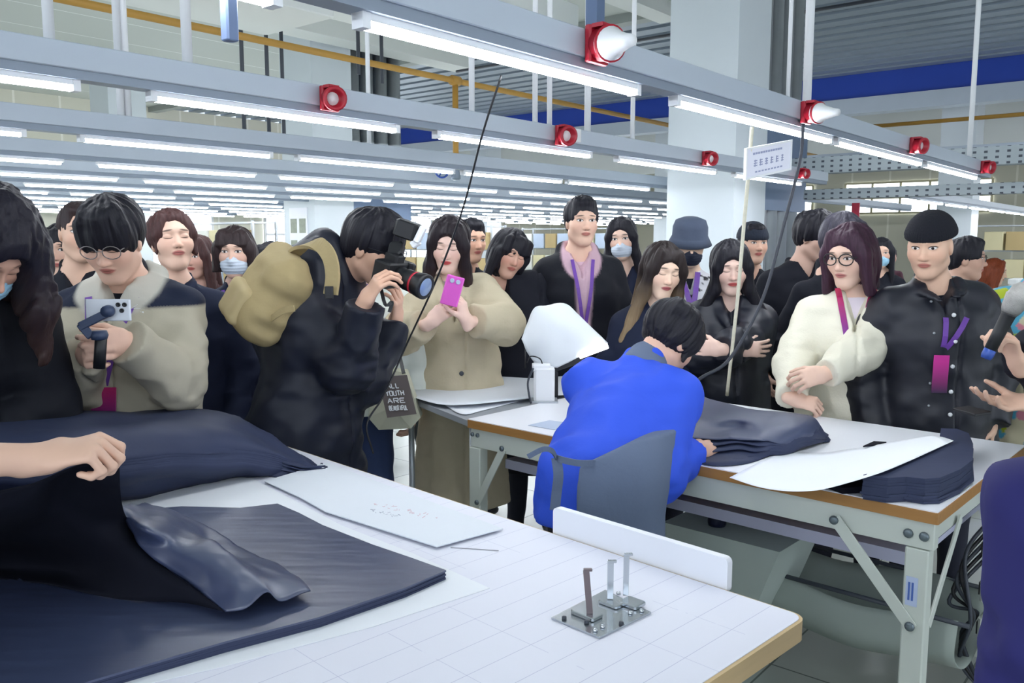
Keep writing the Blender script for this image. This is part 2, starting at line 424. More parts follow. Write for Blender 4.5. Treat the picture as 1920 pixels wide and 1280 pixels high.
# beams across the hall (along v)
def beamv(name, u0, u1, z0, z1, m, va=V0, vb=V1): return struct(name, MB().box((u0, va, z0), (u1, vb, z1)), m)
beamv('beam_blue', 16.4, 16.6, CEIL - .42, CEIL + .1, M_blueb)
beamv('beam_pale', 16.35, 16.7, CEIL - .7, CEIL - .42, M_rail)
beamv('beam_edge', 10.05, 10.25, CEIL - .12, CEIL + .1, mat('edge_angle', '9aa09c', .6))
beamv('beam_upper', 19.5, 19.7, 3.3, CEIL, M_ceil)
struct('beam_left', MB().box((U0, 9.2, CEIL - .35), (10.2, 9.6, CEIL)), M_ceil)
struct('beam_middle', MB().box((U0, 5.6, CEIL - .18), (10.2, 5.9, CEIL)), M_ceil)
# columns
def column(u, v, w=.7, name='column'):
    b = MB().box((u, v, 0), (u + w, v + w, CEIL)); o = struct(name, b, M_colm)
    MB().box((u - .01, v - .01, 0), (u + w + .01, v + w + .01, .12)).build('column_base', M_dark, o)
    return o
column(7.46, 3.5); column(7.46, 9.7); column(7.46, 15.5); column(17.7, 3.6, .6); column(17.7, 9.7, .6); column(17.7, -2.4, .6); column(17.7, 15.5, .6)
# steel ducts standing behind the near column and the one left of it
def duct_stack(v, label):
    t = thing('vertical_duct', label, 'duct', UV(8.75, v, 0), RZ, None)
    for i in range(4):
        MB().lathe((-.45 + i * .27, .1, 0), [(.1, 0), (.1, 1.1), (.105, 1.1), (.105, 1.14), (.1, 1.14), (.1, 3.), (.105, 3.), (.105, 3.04), (.1, 3.04), (.1, CEIL - .02)], n=18).build('duct_pipe', M_steel, t)
    MB().box((-.58, .0, 1.9), (.6, .03, 2.9)).build('duct_cover', mat('duct_cover', '7386a2', .5, .3), t)
    MB().box((-.58, .22, 0), (.6, .3, CEIL - .02)).build('mounting_board', mat('board_blue_grey', '8fa0b4', .6), t)
duct_stack(3.55, 'tall steel duct pipes in a row beside the big white column')
duct_stack(9.75, 'steel duct pipes beside the far column behind the photographer')

# lamp rails
def rail(u0, u1, v, label, near=False, z=2.13):
    t = thing('lamp_rail', label, 'lighting rail', UV(u0, v, z), RZ); L = u1 - u0
    h = .115
    MB().box((0, -.045, .03), (L, .045, h), .006).build('channel', M_rail, t)
    MB().box((0, -.034, .0), (L, .034, .031)).build('lower_flange', M_rail_shade, t)
    return t
def tube_light(u0, u1, v, label, group=None, near=False, z=2.13):
    t = thing('tube_light', label, 'light', UV(u0, v, z), RZ, group); L = u1 - u0
    MB().box((0, -.018, -.018), (L, .018, 0)).build('lamp_housing', M_wht_pl, t)
    p = [(-.018, -.018), (-.0175, -.029), (-.01, -.036), (.01, -.036), (.0175, -.029), (.018, -.018)]
    vs = [(x, a, b) for x in (.02, L - .02) for a, b in p]
    MB().raw(vs, [(i, i + 1, i + 7, i + 6) for i in range(5)] + [(5, 4, 3, 2, 1, 0), (6, 7, 8, 9, 10, 11)]).build('tube_diffuser', M_tube, t)
    if near:
        for a in (0, L - .025): MB().box((a, -.02, -.037), (a + .025, .02, 0)).build('end_cap', M_tubew, t)
    return t
rowsABC = [('front', 1.6, [(333, 520), (670, 1193), (1262, 1555), (1564, 1724), (1732, 1828)], -1.2, 8.35),
           ('second', 3.0, [(-150, 147), (278, 745), (815, 1106), (1155, 1340), (1375, 1500)], 0., 8.35),
           ('third', 4.5, [(-200, -15), (45 - 90, 47), (147, 509), (555, 850), (866, 1052), (1062, 1216)], .5, 17)]
place = ['leftmost', 'second from the left', 'third from the left', 'fourth from the left', 'fifth from the left', 'sixth from the left']
for nm, v, iv, ua, ub in rowsABC:
    rail(ua, ub, v, 'pale aluminium lamp rail, %s, hanging over the cutting tables' % {'front': 'lowest and nearest of all', 'second': 'next one behind the nearest rail', 'third': 'third rail back with punched holes'}[nm])
    for i, (a, b) in enumerate(iv):
        if b < -10: continue
        tube_light(rail_u(a, v), rail_u(b, v), v, 'lit white tube light on the %s rail, %s' % ({'front': 'nearest', 'second': 'second', 'third': 'third'}[nm], place[i]), near=True)
tube_light(1.75, 3.2, .32, 'lit tube light just showing in the top right corner')
rail(1.2, 3.6, .32, 'short pale lamp rail overhead in the top right corner')
tag(MB().box((-.014, -.014, 0), (.014, .014, .085), .004).build('lamp_cable_clip', mat('clamp_blue_grey', '7385a8', .5), None, UV(rail_u(428, 1.6), 1.6, 2.005), RZ), 'small blue-grey clamp under the nearest rail by the yellow pipe', 'clamp')
far_v = [5.95 + 1.3 * k for k in range(9)]
mb = MB().box((0, -.03, -.02), (1.22, .03, 0)); farm = None
first = None; cnt = 0
for k, v in enumerate(far_v):
    r0 = .36 * v - 1.2; r1 = min(25.5, 1.8 * v + 1)
    rail(r0, r1, v, 'pale lamp rail in the far hall, %s rail back from the camera' % ORD[k + 3])
    u = r0 + .35 + (k * .53) % 1.5
    ti = 0
    while u < r1 - 1.3:
        if 9.6 < v < 10.5 and u < 8.2 and u + 1.25 > 7.4: u += 1.47; continue
        if first is None:
            first = tube_light(u, u + 1.25, v, 'lit white tube light on the fourth rail back, first from its left end', 'tube lights over the far hall')
            kids = [o for o in COL.objects if o.parent == first]
        else:
            c = first.copy(); COL.objects.link(c); c.location = UV(u, v, 2.13)
            for q in kids: d = q.copy(); COL.objects.link(d); d.parent = c
            c['label'] = 'lit white tube light on the %s rail back, %s from its left end' % (ORD[k + 3], ORD[ti])
        ti += 1; u += 1.47
# second bay on the right, beyond the cross trays
for k, v in enumerate([-3.4, -1.6, .1, 1.7, 3.1]):
    rail(10 + .4 * k, 25.5, v, 'pale lamp rail above the sewing benches on the far right, %s' % ['outermost', 'second', 'middle one', 'fourth', 'innermost'][k])
    u = 10.5 + .4 * k; ti = 0
    while u < 24.5:
        c = first.copy(); COL.objects.link(c); c.location = UV(u, v, 2.13)
        c['label'] = 'tube light beyond the cable trays on the %s rail, %s from its near end' % (['outermost', 'second', 'middle', 'fourth', 'innermost'][k], ORD[ti]); ti += 1; c['group'] = 'tube lights beyond the cable trays'
        for q in kids: d = q.copy(); COL.objects.link(d); d.parent = c
        u += 1.5
# hanger rods
def rod(u, v, r, label, m=None, z0=2.24, z1=CEIL):
    solid('hanger_rod', MB().tube([UV(u, v, z0), UV(u, v, z1)], r, 8), m or M_wht_pl, label, 'hanging rod', UV(u, v, z0))
for px, v, r, lb in [(1510, 1.6, .022, 'thick white hanger rod at the red socket above the sign'), (1475, 1.6, .01, 'thin white hanger rod left of the thick rod by the sign'),
                     (1815, 1.6, .02, 'white hanger rod at the far right end of the nearest rail'), (615, 1.6, .02, 'white hanger rod on the upper left of the nearest rail'),
                     (885, 3.0, .015, 'white hanger rod on the second rail near the yellow drop pipe'), (1003, 3.0, .015, 'white hanger rod left of the round red socket'),
                     (1030, 3.0, .015, 'white hanger rod at the round red socket'), (1101, 3.0, .02, 'white hanger rod right of the round red socket'),
                     (1185, 3.0, .015, 'white hanger rod in front of the blue beam end'), (693, 4.5, .015, 'white hanger rod on the third rail'),
                     (98, 3.0, .018, 'white hanger rod at the upper left beside the duct'), (230, 4.5, .02, 'left one of two short hanger rods on the third rail'), (243, 4.5, .02, 'right one of two short hanger rods on the third rail'),
                     (225, 3.0, .012, 'thin hanger rod above the second rail'), (355, 3.0, .02, 'pale hanger rod above the second rail')]:
    rod(rail_u(px, v), v, r, lb)
tag(MB().box((-.022, -.022, 2.24), (.022, .022, CEIL - .01)).build('hanger_post', mat('post_blue_grey', '5d6f8c', .5, .3), None, UV(rail_u(1124, 1.6), 1.62, 0), RZ), 'blue-grey square post above the large red plug', 'post')
# CEE sockets on the camera side of the rails
def socket(px, v, plug, label, r=.036, z=2.19):
    u = rail_u(px, v); c = UV(u, v - .045, z); t = thing('power_socket', label, 'socket', c, 0)
    ax = -DV * .9 - DU * .35 + np.array([0, 0, -.1]); rel = c
    MB().obox(c - DV * .012, (DU, DV, (0, 0, 1)), (r * 1.05, .012, r * 1.1), .006).build('back_box', M_red, t, rel=rel)
    MB().lathe(c - DV * .015, [(r * .8, 0), (r, .02), (r, .06), (r * 1.12, .062), (r * 1.12, .075), (r * .8, .075), (r * .75, .05)], ax).build('socket_shell', M_red, t, rel=rel)
    MB().obox(c + np.array([0, 0, r * 1.1]) + ax * .05, (DU, DV, (0, 0, 1)), (r * .6, .02, .006)).build('hinge_lid', M_red, t, rel=rel)
    if plug:
        p = solid('power_plug', MB().lathe(c + ax * .072, [(r * .95, 0), (r * 1.0, .03), (r * .75, .05), (r * .45, .1), (r * .35, .13)], ax), M_wht_pl, 'white plug pushed into ' + plug, 'plug', c + ax * .072)
    else: MB().lathe(c + ax * .055, [(r * .6, 0), (r * .6, .012)], ax).build('socket_face', M_wht_pl, t, rel=rel)
socket(1090, 1.6, 'the large red socket nearest the camera', 'large red industrial socket on the nearest rail at the square post', .05, 2.2)
socket(1488, 1.6, 'the red socket above the hanging sign', 'red industrial socket on the nearest rail above the hanging sign', .045)
socket(1693, 1.6, None, 'red industrial socket on the nearest rail right of the sign', .045)
socket(1828, 1.6, None, 'red industrial socket at the far right end of the nearest rail', .045)
socket(603, 3.0, None, 'red industrial socket on the second rail at the left', .045)
socket(1038, 3.0, None, 'red industrial socket in the middle of the second rail', .05)
socket(1310, 3.0, None, 'red industrial socket on the second rail in front of the column', .045)
socket(1488, 3.0, None, 'small red socket at the end of the second rail behind the sign', .04)
tag(MB().box((-.05, -.052, .04), (.05, -.044, .115), .002).build('junction_plate', M_wht_pl, None, UV(rail_u(1067, 3.0), 3.0, 2.13), RZ), 'pale plate on the second rail right of the red socket', 'plate')
# yellow gas pipe with drop and valve
PV, PZ = 5.68, 3.09
def pu(px): return rail_u(px, PV)
t = thing('gas_pipe', 'long yellow pipe running high above the rails with a drop to a valve', 'pipe', UV(pu(180), PV, 0))
MB().tube([UV(-.5, PV, PZ), UV(15.5, PV, PZ)], .028).build('main_pipe', M_yellow, t, rel=UV(pu(180), PV, 0))
ud = rail_u(855, PV)
MB().tube([UV(ud, PV, PZ), UV(ud, PV, 2.3)], .028).lathe(UV(ud, PV, PZ), [(.045, -.05), (.045, .05)], DU).build('drop_pipe', M_yellow, t, rel=UV(pu(180), PV, 0))
va = MB(); vc = UV(ud, PV, 2.25); va.lathe(vc, [(.03, -.08), (.045, -.07), (.045, -.05), (.035, 0), (.045, .05), (.045, .07), (.03, .08)])
va.build('valve_body', mat('valve_grey', '7d8894', .5, .5), t, rel=UV(pu(180), PV, 0))
wc = vc - np.array([.13, .03, 0]); wh = MB().tube([wc + .06 * np.array([0.25 * math.cos(a), -.3 * math.cos(a) * 0 + math.cos(a) * .97 * 0 + math.cos(a), math.sin(a)]) * np.array([1, 0, 1]) + np.array([math.cos(a) * .045, 0, 0]) for a in np.linspace(0, 2 * math.pi, 20, endpoint=False)], .01, 6, closed=True)
for a in (0, 2.1, 4.2): wh.tube([wc, wc + np.array([math.cos(a) * .06, 0, math.sin(a) * .06])], .007, 6)
wh.tube([wc, vc], .012, 6); wh.build('hand_wheel', M_bluev, t, rel=UV(pu(180), PV, 0))
# cross cable trays beyond the rail ends, with punched side faces
def holes_mat():
    m = bpy.data.materials.new('punched_tray'); t = NT(m); sp = t.add('ShaderNodeSeparateXYZ'); t.link(t.coord(), sp.inputs[0])
    a = t.math('ABSOLUTE', t.math('SUBTRACT', t.math('FRACT', t.math('DIVIDE', sp.outputs[1], .09)), .5)); b = t.math('ABSOLUTE', t.math('SUBTRACT', t.math('FRACT', t.math('DIVIDE', sp.outputs[2], .05)), .5))
    g = t.math('MULTIPLY', t.math('LESS_THAN', a, .16), t.math('LESS_THAN', b, .2))
    t.link(t.mix(g, lin('a9b2b6'), lin('4a5058')), t.b.inputs['Base Color']); t.b.inputs['Roughness'].default_value = .45; t.b.inputs['Metallic'].default_value = .3
    return m
MH = holes_mat()
for i, (u, z, h, va, vb, lb) in enumerate([(8.6, 2.26, .16, -3.5, 3.45, 'punched steel cable tray crossing where the rails end'), (8.9, 2.02, .1, -3.5, 3.4, 'lower punched tray just under the rail ends'), (9.9, 2.45, .12, -4, 4.5, 'plain pale tray high behind the rail ends')]):
    o = tag(MB().box((0, va, z), (.18, vb, z + h)).build('cable_tray', MH if i < 2 else M_rail, None, UV(u, 0, 0), RZ), lb, 'cable tray')
# pipes near the right
tag(MB().tube([(0, -5, 2.75), (0, 3.4, 2.75)], .02).build('pipe_run', M_yellow, None, UV(9.2, 0, 0), RZ), 'thin yellow pipe crossing above the punched trays', 'pipe')
# ceiling ducting at the upper left
t = thing('ceiling_duct', 'boxy pale ventilation duct at the upper left of the ceiling', 'duct', UV(2.2, 5.4, 0), RZ)
MB().box((0, 0, 3.3), (2.2, .9, CEIL - .02), .02).build('duct_box', M_ceil, t)
MB().box((2.2, .1, 3.5), (5.6, .7, 4.1), .02).build('duct_branch', M_ceil, t)
for i, (px, vv) in enumerate([(462, 7.2), (508, 7.4), (536, 7.8), (677, 7), (720, 7.2)]):
    rod(rail_u(px, vv), vv, .02, 'dark drop rod from the ceiling, %s of five beyond the yellow pipe' % ['first', 'second', 'third', 'fourth', 'last'][i], M_dark, 2.6 if i < 3 else 3.3, CEIL)
for i, (px, vv, z0) in enumerate([(1730, -2.0, 2.6), (1838, -2.8, 2.5), (1850, -2.9, 2.5), (1862, -3.0, 2.5), (1868, -3.1, 2.55)]):
    rod(12.5, vv + 3.2 - i * .4, .025, 'dark drop pipe on the right above the cable trays, %s in the row' % ['first', 'second', 'third', 'fourth', 'fifth'][i], M_dark, z0, CEIL)
# sprinkler / conduit lines on the ceiling
tag(MB().tube([(-3.5, 4.7, 4.3), (9.1, 4.7, 4.3)], .02).build('conduit', M_dark, None, (0, 0, 0), RZ), 'thin dark conduit under the ceiling boards near the column top', 'conduit')
tag(MB().tube([(9.6, -6, 4.1), (9.6, 9.0, 4.1)], .02).build('conduit', M_dark, None, (0, 0, 0), RZ), 'thin dark conduit running beside the edge of the steel deck', 'conduit')

# hanging sign with rope
t = thing('hanging_sign', 'small white hanging sign with faint lettering on the pale rope', 'sign', aty(1440, 300, 3.42))
a, b, c, d = [aty(px, py, Y) for px, py, Y in ((1398, 277, 3.35), (1482, 261, 3.55), (1480, 325, 3.55), (1399, 333, 3.35))]
rel = aty(1440, 300, 3.42); ex = _n(b - a); ez = np.array([0, 0, 1.]); ey = np.cross(ez, ex)
L = np.linalg.norm(b - a); Hh = np.linalg.norm(d - a); cen = (a + b + c + d) / 4
MB().obox(cen, (ex, ey, ez), (L / 2, .003, Hh / 2)).build('sign_board', mat('sign_white', 'e8e9f4', .35), t, rel=rel)
fr = MB()
for s in (-1, 1): fr.obox(cen + ex * s * L / 2, (ex, ey, ez), (.004, .006, Hh / 2 + .004)); fr.obox(cen + ez * s * Hh / 2, (ex, ey, ez), (L / 2, .006, .004))
fr.build('sign_frame', M_wht_pl, t, rel=rel)
g = MB(); rs = random.Random(4)
for i in range(12): g.obox(cen - ey * .0035 + ex * (-L * .34 + i * L * .055) + ez * Hh * .3, (ex, ey, ez), (L * .02, .0006, .004))
for i in range(6):   # one row of larger grey characters, each a few strokes
    o = cen - ey * .0035 + ex * (-L * .3 + i * L * .12) - ez * Hh * .03; w = L * .042
    for q in range(3): g.obox(o + ez * (q - 1) * w * .7, (ex, ey, ez), (w * (.9 - .2 * (q + i) % 2 * .3), .0006, .0022))
    g.obox(o + ex * w * rs.uniform(-.4, .4), (ex, ey, ez), (.0022, .0006, w))
for i in range(9): g.obox(cen - ey * .0035 + ex * (-L * .28 + i * L * .07) - ez * Hh * .33, (ex, ey, ez), (L * .022, .0006, .003))
g.build('lettering', mat('sign_print', '9aa0c0', .5), t, rel=rel)
pts = [aty(1410, 238, 3.35), aty(1403, 330, 3.4), aty(1395, 420, 3.5), aty(1383, 560, 3.62), aty(1372, 660, 3.7), onz(1363, 741, .9) * [1, 1, 1]]
pts[-1] = aty(1363, 741, 3.78)
rp = []
for i in range(len(pts) - 1):
    for q in range(6): rp.append(pts[i] + (pts[i + 1] - pts[i]) * q / 6)
rp.append(pts[-1])
solid('rope', MB().tube(rp, .0075, 8), mat('rope_cream', 'e6e2cc', .8, nscale=60, namt=.15, bump=.5), 'cream rope hanging from the nearest rail down to the right cutting table', 'rope', rp[-1])
# dark cables
def curve(pts, n=10):
    P = [np.array(p) for p in pts]; P = [2 * P[0] - P[1]] + P + [2 * P[-1] - P[-2]]; out = []
    for i in range(1, len(P) - 2):
        for q in range(n):
            t = q / n; a, b, c, d = P[i - 1:i + 3]
            out.append(.5 * (2 * b + (c - a) * t + (2 * a - 5 * b + 4 * c - d) * t * t + (3 * b - a - 3 * c + d) * t ** 3))
    out.append(P[-2]); return out
solid('power_cable', MB().tube(curve([aty(1506, 232, 3.15), aty(1500, 300, 3.15), aty(1470, 420, 3.12), aty(1430, 560, 3.08), aty(1370, 670, 3.0), aty(1320, 705, 2.97), aty(1292, 722, 2.95)]), .006, 8), mat('cable_grey', '2b2f3a', .5),
      'dark cable curving from the socket by the sign down to the worker', 'cable', aty(1506, 232, 3.2))
solid('power_cable', MB().tube(curve([aty(940, 142, 2.62), aty(905, 250, 2.7), aty(868, 390, 2.85), aty(820, 520, 2.95), aty(765, 640, 3.05), aty(720, 740, 3.0), aty(688, 795, 2.95), aty(700, 850, 2.95)]), .0034, 8), M_black,
      'thin black cable slanting down in front of the woman in the beige coat', 'cable', aty(940, 142, 2.62))

# racks, benches and clutter far behind the crowd
def rack(u, v, L, label, along='u', H=1.9, seed=0):
    c = UV(u, v, 0); t = thing('storage_rack', label, 'rack', c, RZ if along == 'u' else RZ + math.pi / 2); r = random.Random(seed)
    for x in (0, L):
        for y in (0, .5): MB().box((x - .02, y - .02, 0), (x + .02, y + .02, H)).build('upright', M_steel, t)
    for z in (.15, .75, 1.35, H - .05): MB().box((0, 0, z), (L, .5, z + .03)).build('shelf', M_steel, t)
    return t, c
bxc = [mat('box_cream', 'd8cfa6', .7, nscale=4), mat('box_tan', 'b8a374', .7, nscale=4), mat('box_white', 'e6e6de', .7), mat('box_pale_blue', 'b9c8dc', .7)]
bxn = ['cream', 'tan', 'white', 'pale blue']
bp = {}
def crate(pos, rz, k, size, group, label):
    key = (k, size)
    if key not in bp:
        o = MB().box((0, 0, 0), size, .01).build('storage_box', bxc[k], None, pos, rz); bp[key] = o
    else: o = bp[key].copy(); COL.objects.link(o)
    o.location = pos; o.rotation_euler = (0, 0, rz); tag(o, label, 'box', group)
rk = [(15.5, 13., 3.2, 'v', 'steel rack beyond the beige coat', 1), (20, 12.5, 3.2, 'v', 'steel rack beyond the tall man', 2), (9.5, 13.5, 3, 'v', 'steel rack beyond the photographer', 3), (21, 8, 3.0, 'v', 'steel rack left of the white column', 4), (22, 1.5, 3., 'v', 'steel rack beyond the sewing benches', 5), (22.5, -3, 3., 'v', 'steel rack by the far right wall', 6)]
for u, v, L, al, lb, sd in rk:
    t, c = rack(u, v, L, lb + ' loaded with boxes', 'v', 1.95, sd); r = random.Random(sd); rz = RZ + math.pi / 2
    for zi, z in enumerate((.18, .78, 1.38)):
        x = .05; xi = 0
        while x < L - .45:
            k = r.choice([0, 0, 0, 1, 2, 3]); w = .4
            p = c + DV * x - DU * .45
            crate((p[0], p[1], z), rz, k, (w - .03, .42, .4), 'boxes on the ' + lb, '%s box, %s shelf, %s from right, %s' % (bxn[k], ('bottom', 'middle', 'top')[zi], ORD[xi], lb)); x += w + .02; xi += 1
solid('wall_poster', MB().box((7.44, 9.85, 1.35), (7.458, 10.25, 2.05)), mat('poster_white', 'e9ebf2', .5), 'white poster with grey pictures on the far column', 'poster').rotation_euler = (0, 0, RZ)
for y, z, w_ in ((9.88, 1.4, 'lower right'), (10.08, 1.4, 'lower left'), (9.88, 1.7, 'upper right'), (10.08, 1.7, 'upper left')):
    solid('poster_photo', MB().box((7.435, y, z), (7.44, y + .14, z + .2)), mat('poster_print', '8f9686', .5, nscale=20, namt=.3), w_ + ' small grey picture on the white poster', 'picture', group='pictures on the poster').rotation_euler = (0, 0, RZ)
solid('column_banner', MB().box((9.6, 3.05, 1.3), (9.62, 3.13, 2.0)), mat('banner_red', 'c8344e', .5, nscale=5, namt=.3, stretch=(1, 1, 2)), 'narrow red and green notice strip right of the steel ducts', 'banner').rotation_euler = (0, 0, RZ)
def bench(u, v, i):
    t = thing('sewing_bench', 'white sewing bench, first row beyond the trays, first from the columns', 'sewing bench', UV(u, v, 0), RZ, 'sewing benches in the far right bay')
    MB().box((-.55, -.3, .74), (.55, .3, .77), .01).build('bench_top', M_wht_pl, t)
    for x in (-.5, .5): MB().box((x - .02, -.25, 0), (x + .02, .25, .74)).build('bench_leg', M_steel, t)
    s = MB().box((-.2, -.06, .77), (.25, .08, .82), .01).box((.15, -.05, .82), (.25, .07, 1.05), .01).box((-.22, -.05, .98), (.25, .07, 1.06), .02).box((-.22, -.04, .86), (-.14, .05, .98))
    s.build('machine_head', M_white, t)
    return t
b0 = None
for i in range(4):
    for j in range(4):
        p = (11.5 + i * 2.4, 2.2 - j * 1.7)
        if b0 is None: b0 = bench(*p, 0); bk = [o for o in COL.objects if o.parent == b0]
        else:
            c = b0.copy(); COL.objects.link(c); c.location = UV(*p, 0); c['label'] = 'white sewing bench, %s row beyond the trays, %s from the columns' % (ORD[i], ORD[j])
            for q in bk: d = q.copy(); COL.objects.link(d); d.parent = c
# ------------------------------------------------------------------ cutting tables
M_edge = mat('oak_edge', 'a3753f', .5, nscale=4, namt=.18, stretch=(1, 12, 12))
M_edge2 = mat('light_wood_edge', 'cdb183', .5, nscale=4, namt=.12, stretch=(12, 1, 12))
M_frame = mat('frame_enamel', 'ccd2c9', .4, nscale=4, namt=.04)
M_lam = mat('white_laminate', 'eceef4', .38, nscale=2, namt=.02)
M_shelf = mat('shelf_lilac', 'b9bad0', .5)
M_bolt = mat('zinc_bolt', '6f7a80', .4, .7)
M_paper = mat('pattern_paper', 'eef1f6', .75, nscale=3, namt=.02)
M_card = mat('pattern_card', 'e2e7ee', .7, nscale=3, namt=.03)
def grid_mat():
    m = bpy.data.materials.new('gridded_paper'); t = NT(m); c = t.coord(); sp = t.add('ShaderNodeSeparateXYZ'); t.link(c, sp.inputs[0])
    def ln(ax, p, w, off=0.):
        f = t.math('FRACT', t.math('DIVIDE', t.math('ADD', sp.outputs[ax], off), p)); return t.math('LESS_THAN', f, w / p)
    nz = t.noise(c, 3); vis = t.math('GREATER_THAN', t.noise(c, 5), .5)
    l1 = ln(0, .072, .0011); l2 = t.math('MULTIPLY', ln(1, .15, .0011), vis); l3 = t.math('MULTIPLY', ln(0, .024, .0008), t.math('GREATER_THAN', t.noise(c, 2.2), .6))
    g = t.math('MAXIMUM', t.math('MULTIPLY', l1, .75), t.math('MAXIMUM', t.math('MULTIPLY', l2, .55), t.math('MULTIPLY', l3, .15)))
    t.link(t.mix(g, lin('e6e7f2'), lin('a9a9c8')), t.b.inputs['Base Color']); t.b.inputs['Roughness'].default_value = .5
    return m
def brace(t, a, b, w=.032): MB().bar(a, b, w, .006, up=(0, -1, 0) if abs(a[1] - b[1]) < .01 else (1, 0, 0), bev=.002).build('brace', M_frame, t)
def bolt(t, c, ax, r=.011): MB().lathe(c, [(r, 0), (r, .004), (r * .7, .008), (r * .5, .009)], ax, 12).build('bolt', M_bolt, t)
# --- near table
T1O = np.array([.556, 1.528, 0]); T1R = math.atan2(.709, -.705)
T1X = np.array([math.cos(T1R), math.sin(T1R), 0]); T1Y = np.array([-T1X[1], T1X[0], 0])
t1 = thing('cutting_table', 'long white gridded cutting table in front with pale wood edge', 'table', T1O, T1R)
L1, W1, TZ = 1.98, 1.35, .9
def rrect(x0, y0, x1, y1, r, n=5):
    out = []
    for cx, cyy, a0 in ((x1 - r, y1 - r, 0), (x0 + r, y1 - r, 90), (x0 + r, y0 + r, 180), (x1 - r, y0 + r, 270)):
        for k in range(n + 1): a = math.radians(a0 + 90 * k / n); out.append((cx + r * math.cos(a), cyy + r * math.sin(a)))
    return out
MB().prism(rrect(0, 0, L1, W1, .03), TZ - .04, TZ - .0015).build('table_board', M_edge2, t1)
MB().prism(rrect(.007, .005, L1 - .005, W1 - .005, .025), TZ - .0015, TZ).build('grid_sheet', grid_mat(), t1)
for x in (.16, L1 - .12):
    for y in (.1, W1 - .12): MB().box((x - .03, y - .03, 0), (x + .03, y + .03, TZ - .04), .004).build('leg', M_frame, t1)
for y in (.1, W1 - .12):
    MB().box((.19, y - .02, TZ - .1), (L1 - .15, y + .02, TZ - .04)).build('apron', M_frame, t1); MB().box((.19, y - .015, .18), (L1 - .15, y + .015, .22)).build('stretcher', M_frame, t1)
for x in (.16, L1 - .12):
    MB().box((x - .02, .13, TZ - .1), (x + .02, W1 - .15, TZ - .04)).build('apron', M_frame, t1); MB().box((x - .02, .13, .5), (x + .02, W1 - .15, .545)).build('stretcher', M_frame, t1)
def t1x(px, py):  # along-table coordinate of a pixel on the back edge
    p = onz(px, py, TZ) - T1O; return p.dot(T1X)
xa, xb = t1x(1030, 1000), t1x(1365, 1103)
bk = MB(); bk.prism(rrect(min(xa, xb), 0, max(xa, xb), .075, .012), 0, .018)
vs = [(p[0], -.02 + p[2] * 1., TZ - .012 + p[1]) for p in bk.v]; bk.v = vs; bk.f = [tuple(reversed(f)) for f in bk.f]
bk.build('back_board', M_lam, t1)
# --- right table
T2O = np.array([-.179, 3.307, 0]); T2R = math.atan2(-.673, .739)
T2X = np.array([math.cos(T2R), math.sin(T2R), 0]); T2Y = np.array([-T2X[1], T2X[0], 0]); L2, W2 = 1.735, .99
t2 = thing('cutting_table', 'white-topped cutting table with brown edge and bolted frame behind the worker', 'table', T2O, T2R)
MB().prism(rrect(0, 0, L2, W2, .008, 2), TZ - .034, TZ - .003).build('table_board', M_edge, t2)
MB().prism(rrect(.003, .003, L2 - .003, W2 - .003, .006, 2), TZ - .003, TZ).build('table_sheet', M_lam, t2)
MB().box((.01, .012, TZ - .11), (L2 - .01, .05, TZ - .036), .003).build('apron', M_frame, t2)
MB().box((.01, W2 - .05, TZ - .11), (L2 - .01, W2 - .012, TZ - .036), .003).build('apron', M_frame, t2)
for x in (.03, L2 - .05): MB().box((x - .018, .05, TZ - .11), (x + .018, W2 - .05, TZ - .036), .003).build('apron', M_frame, t2)
for x, w in ((.035, .03), (.69, .012), (.79, .012), (L2 - .05, .03)):
    for y in (.03, W2 - .035): MB().box((x - w, y - .024, .03), (x + w, y + .024, TZ - .112), .004).build('leg', M_frame, t2)
MB().box((.7, .008, TZ - .3), (.78, .05, TZ - .112), .003).build('switch_panel', M_frame, t2)
MB().box((.712, .002, TZ - .25), (.768, .009, TZ - .16)).build('switch_window', M_black, t2)
for x in (.715, .765): bolt(t2, (x, .012, TZ - .075), (0, -1, 0), .012)
brace(t2, (.045, .008, TZ - .34), (.19, .008, TZ - .09)); bolt(t2, (.05, .006, TZ - .33), (0, -1, 0)); bolt(t2, (.185, .006, TZ - .09), (0, -1, 0))
for x in (.022, .05): bolt(t2, (x, .012, TZ - .06), (0, -1, 0), .009)
brace(t2, (L2 - .05, .002, TZ - .33), (L2 - .27, .002, TZ - .075), .034); bolt(t2, (L2 - .055, 0, TZ - .325), (0, -1, 0), .013); bolt(t2, (L2 - .27, 0, TZ - .08), (0, -1, 0), .013)
for x in (L2 - .075, L2 - .035): bolt(t2, (x, .012, TZ - .075), (0, -1, 0), .013)
brace(t2, (L2 - .022, .05, TZ - .33), (L2 - .022, .3, TZ - .09), .03)
bolt(t2, (L2 - .03, .1, TZ - .05), (1, 0, 0), .01)
MB().box((L2 - .072, .0045, TZ - .27), (L2 - .042, .0062, TZ - .19)).build('sticker', mat('sticker_blue', 'b9c6e2', .4, nscale=30, namt=.1), t2)
for k in range(2): MB().box((L2 - .066 + k * .009, .0035, TZ - .255), (L2 - .061 + k * .009, .0046, TZ - .205)).build('sticker_print', mat('sticker_ink', '4a68b0', .5), t2)
MB().box((.06, .16, .70), (L2 - .09, W2 - .1, .718)).box((.06, .16, .68), (L2 - .09, .172, .70)).build('under_shelf', M_shelf, t2)
for z, y in ((.12, .03), (.12, W2 - .035)): MB().box((.07, y - .02, z), (L2 - .08, y + .02, z + .04), .003).build('stretcher', M_frame, t2)
for x in (.035, L2 - .05): MB().box((x - .02, .055, .06), (x + .02, W2 - .06, .12), .003).build('foot_rail', M_frame, t2)
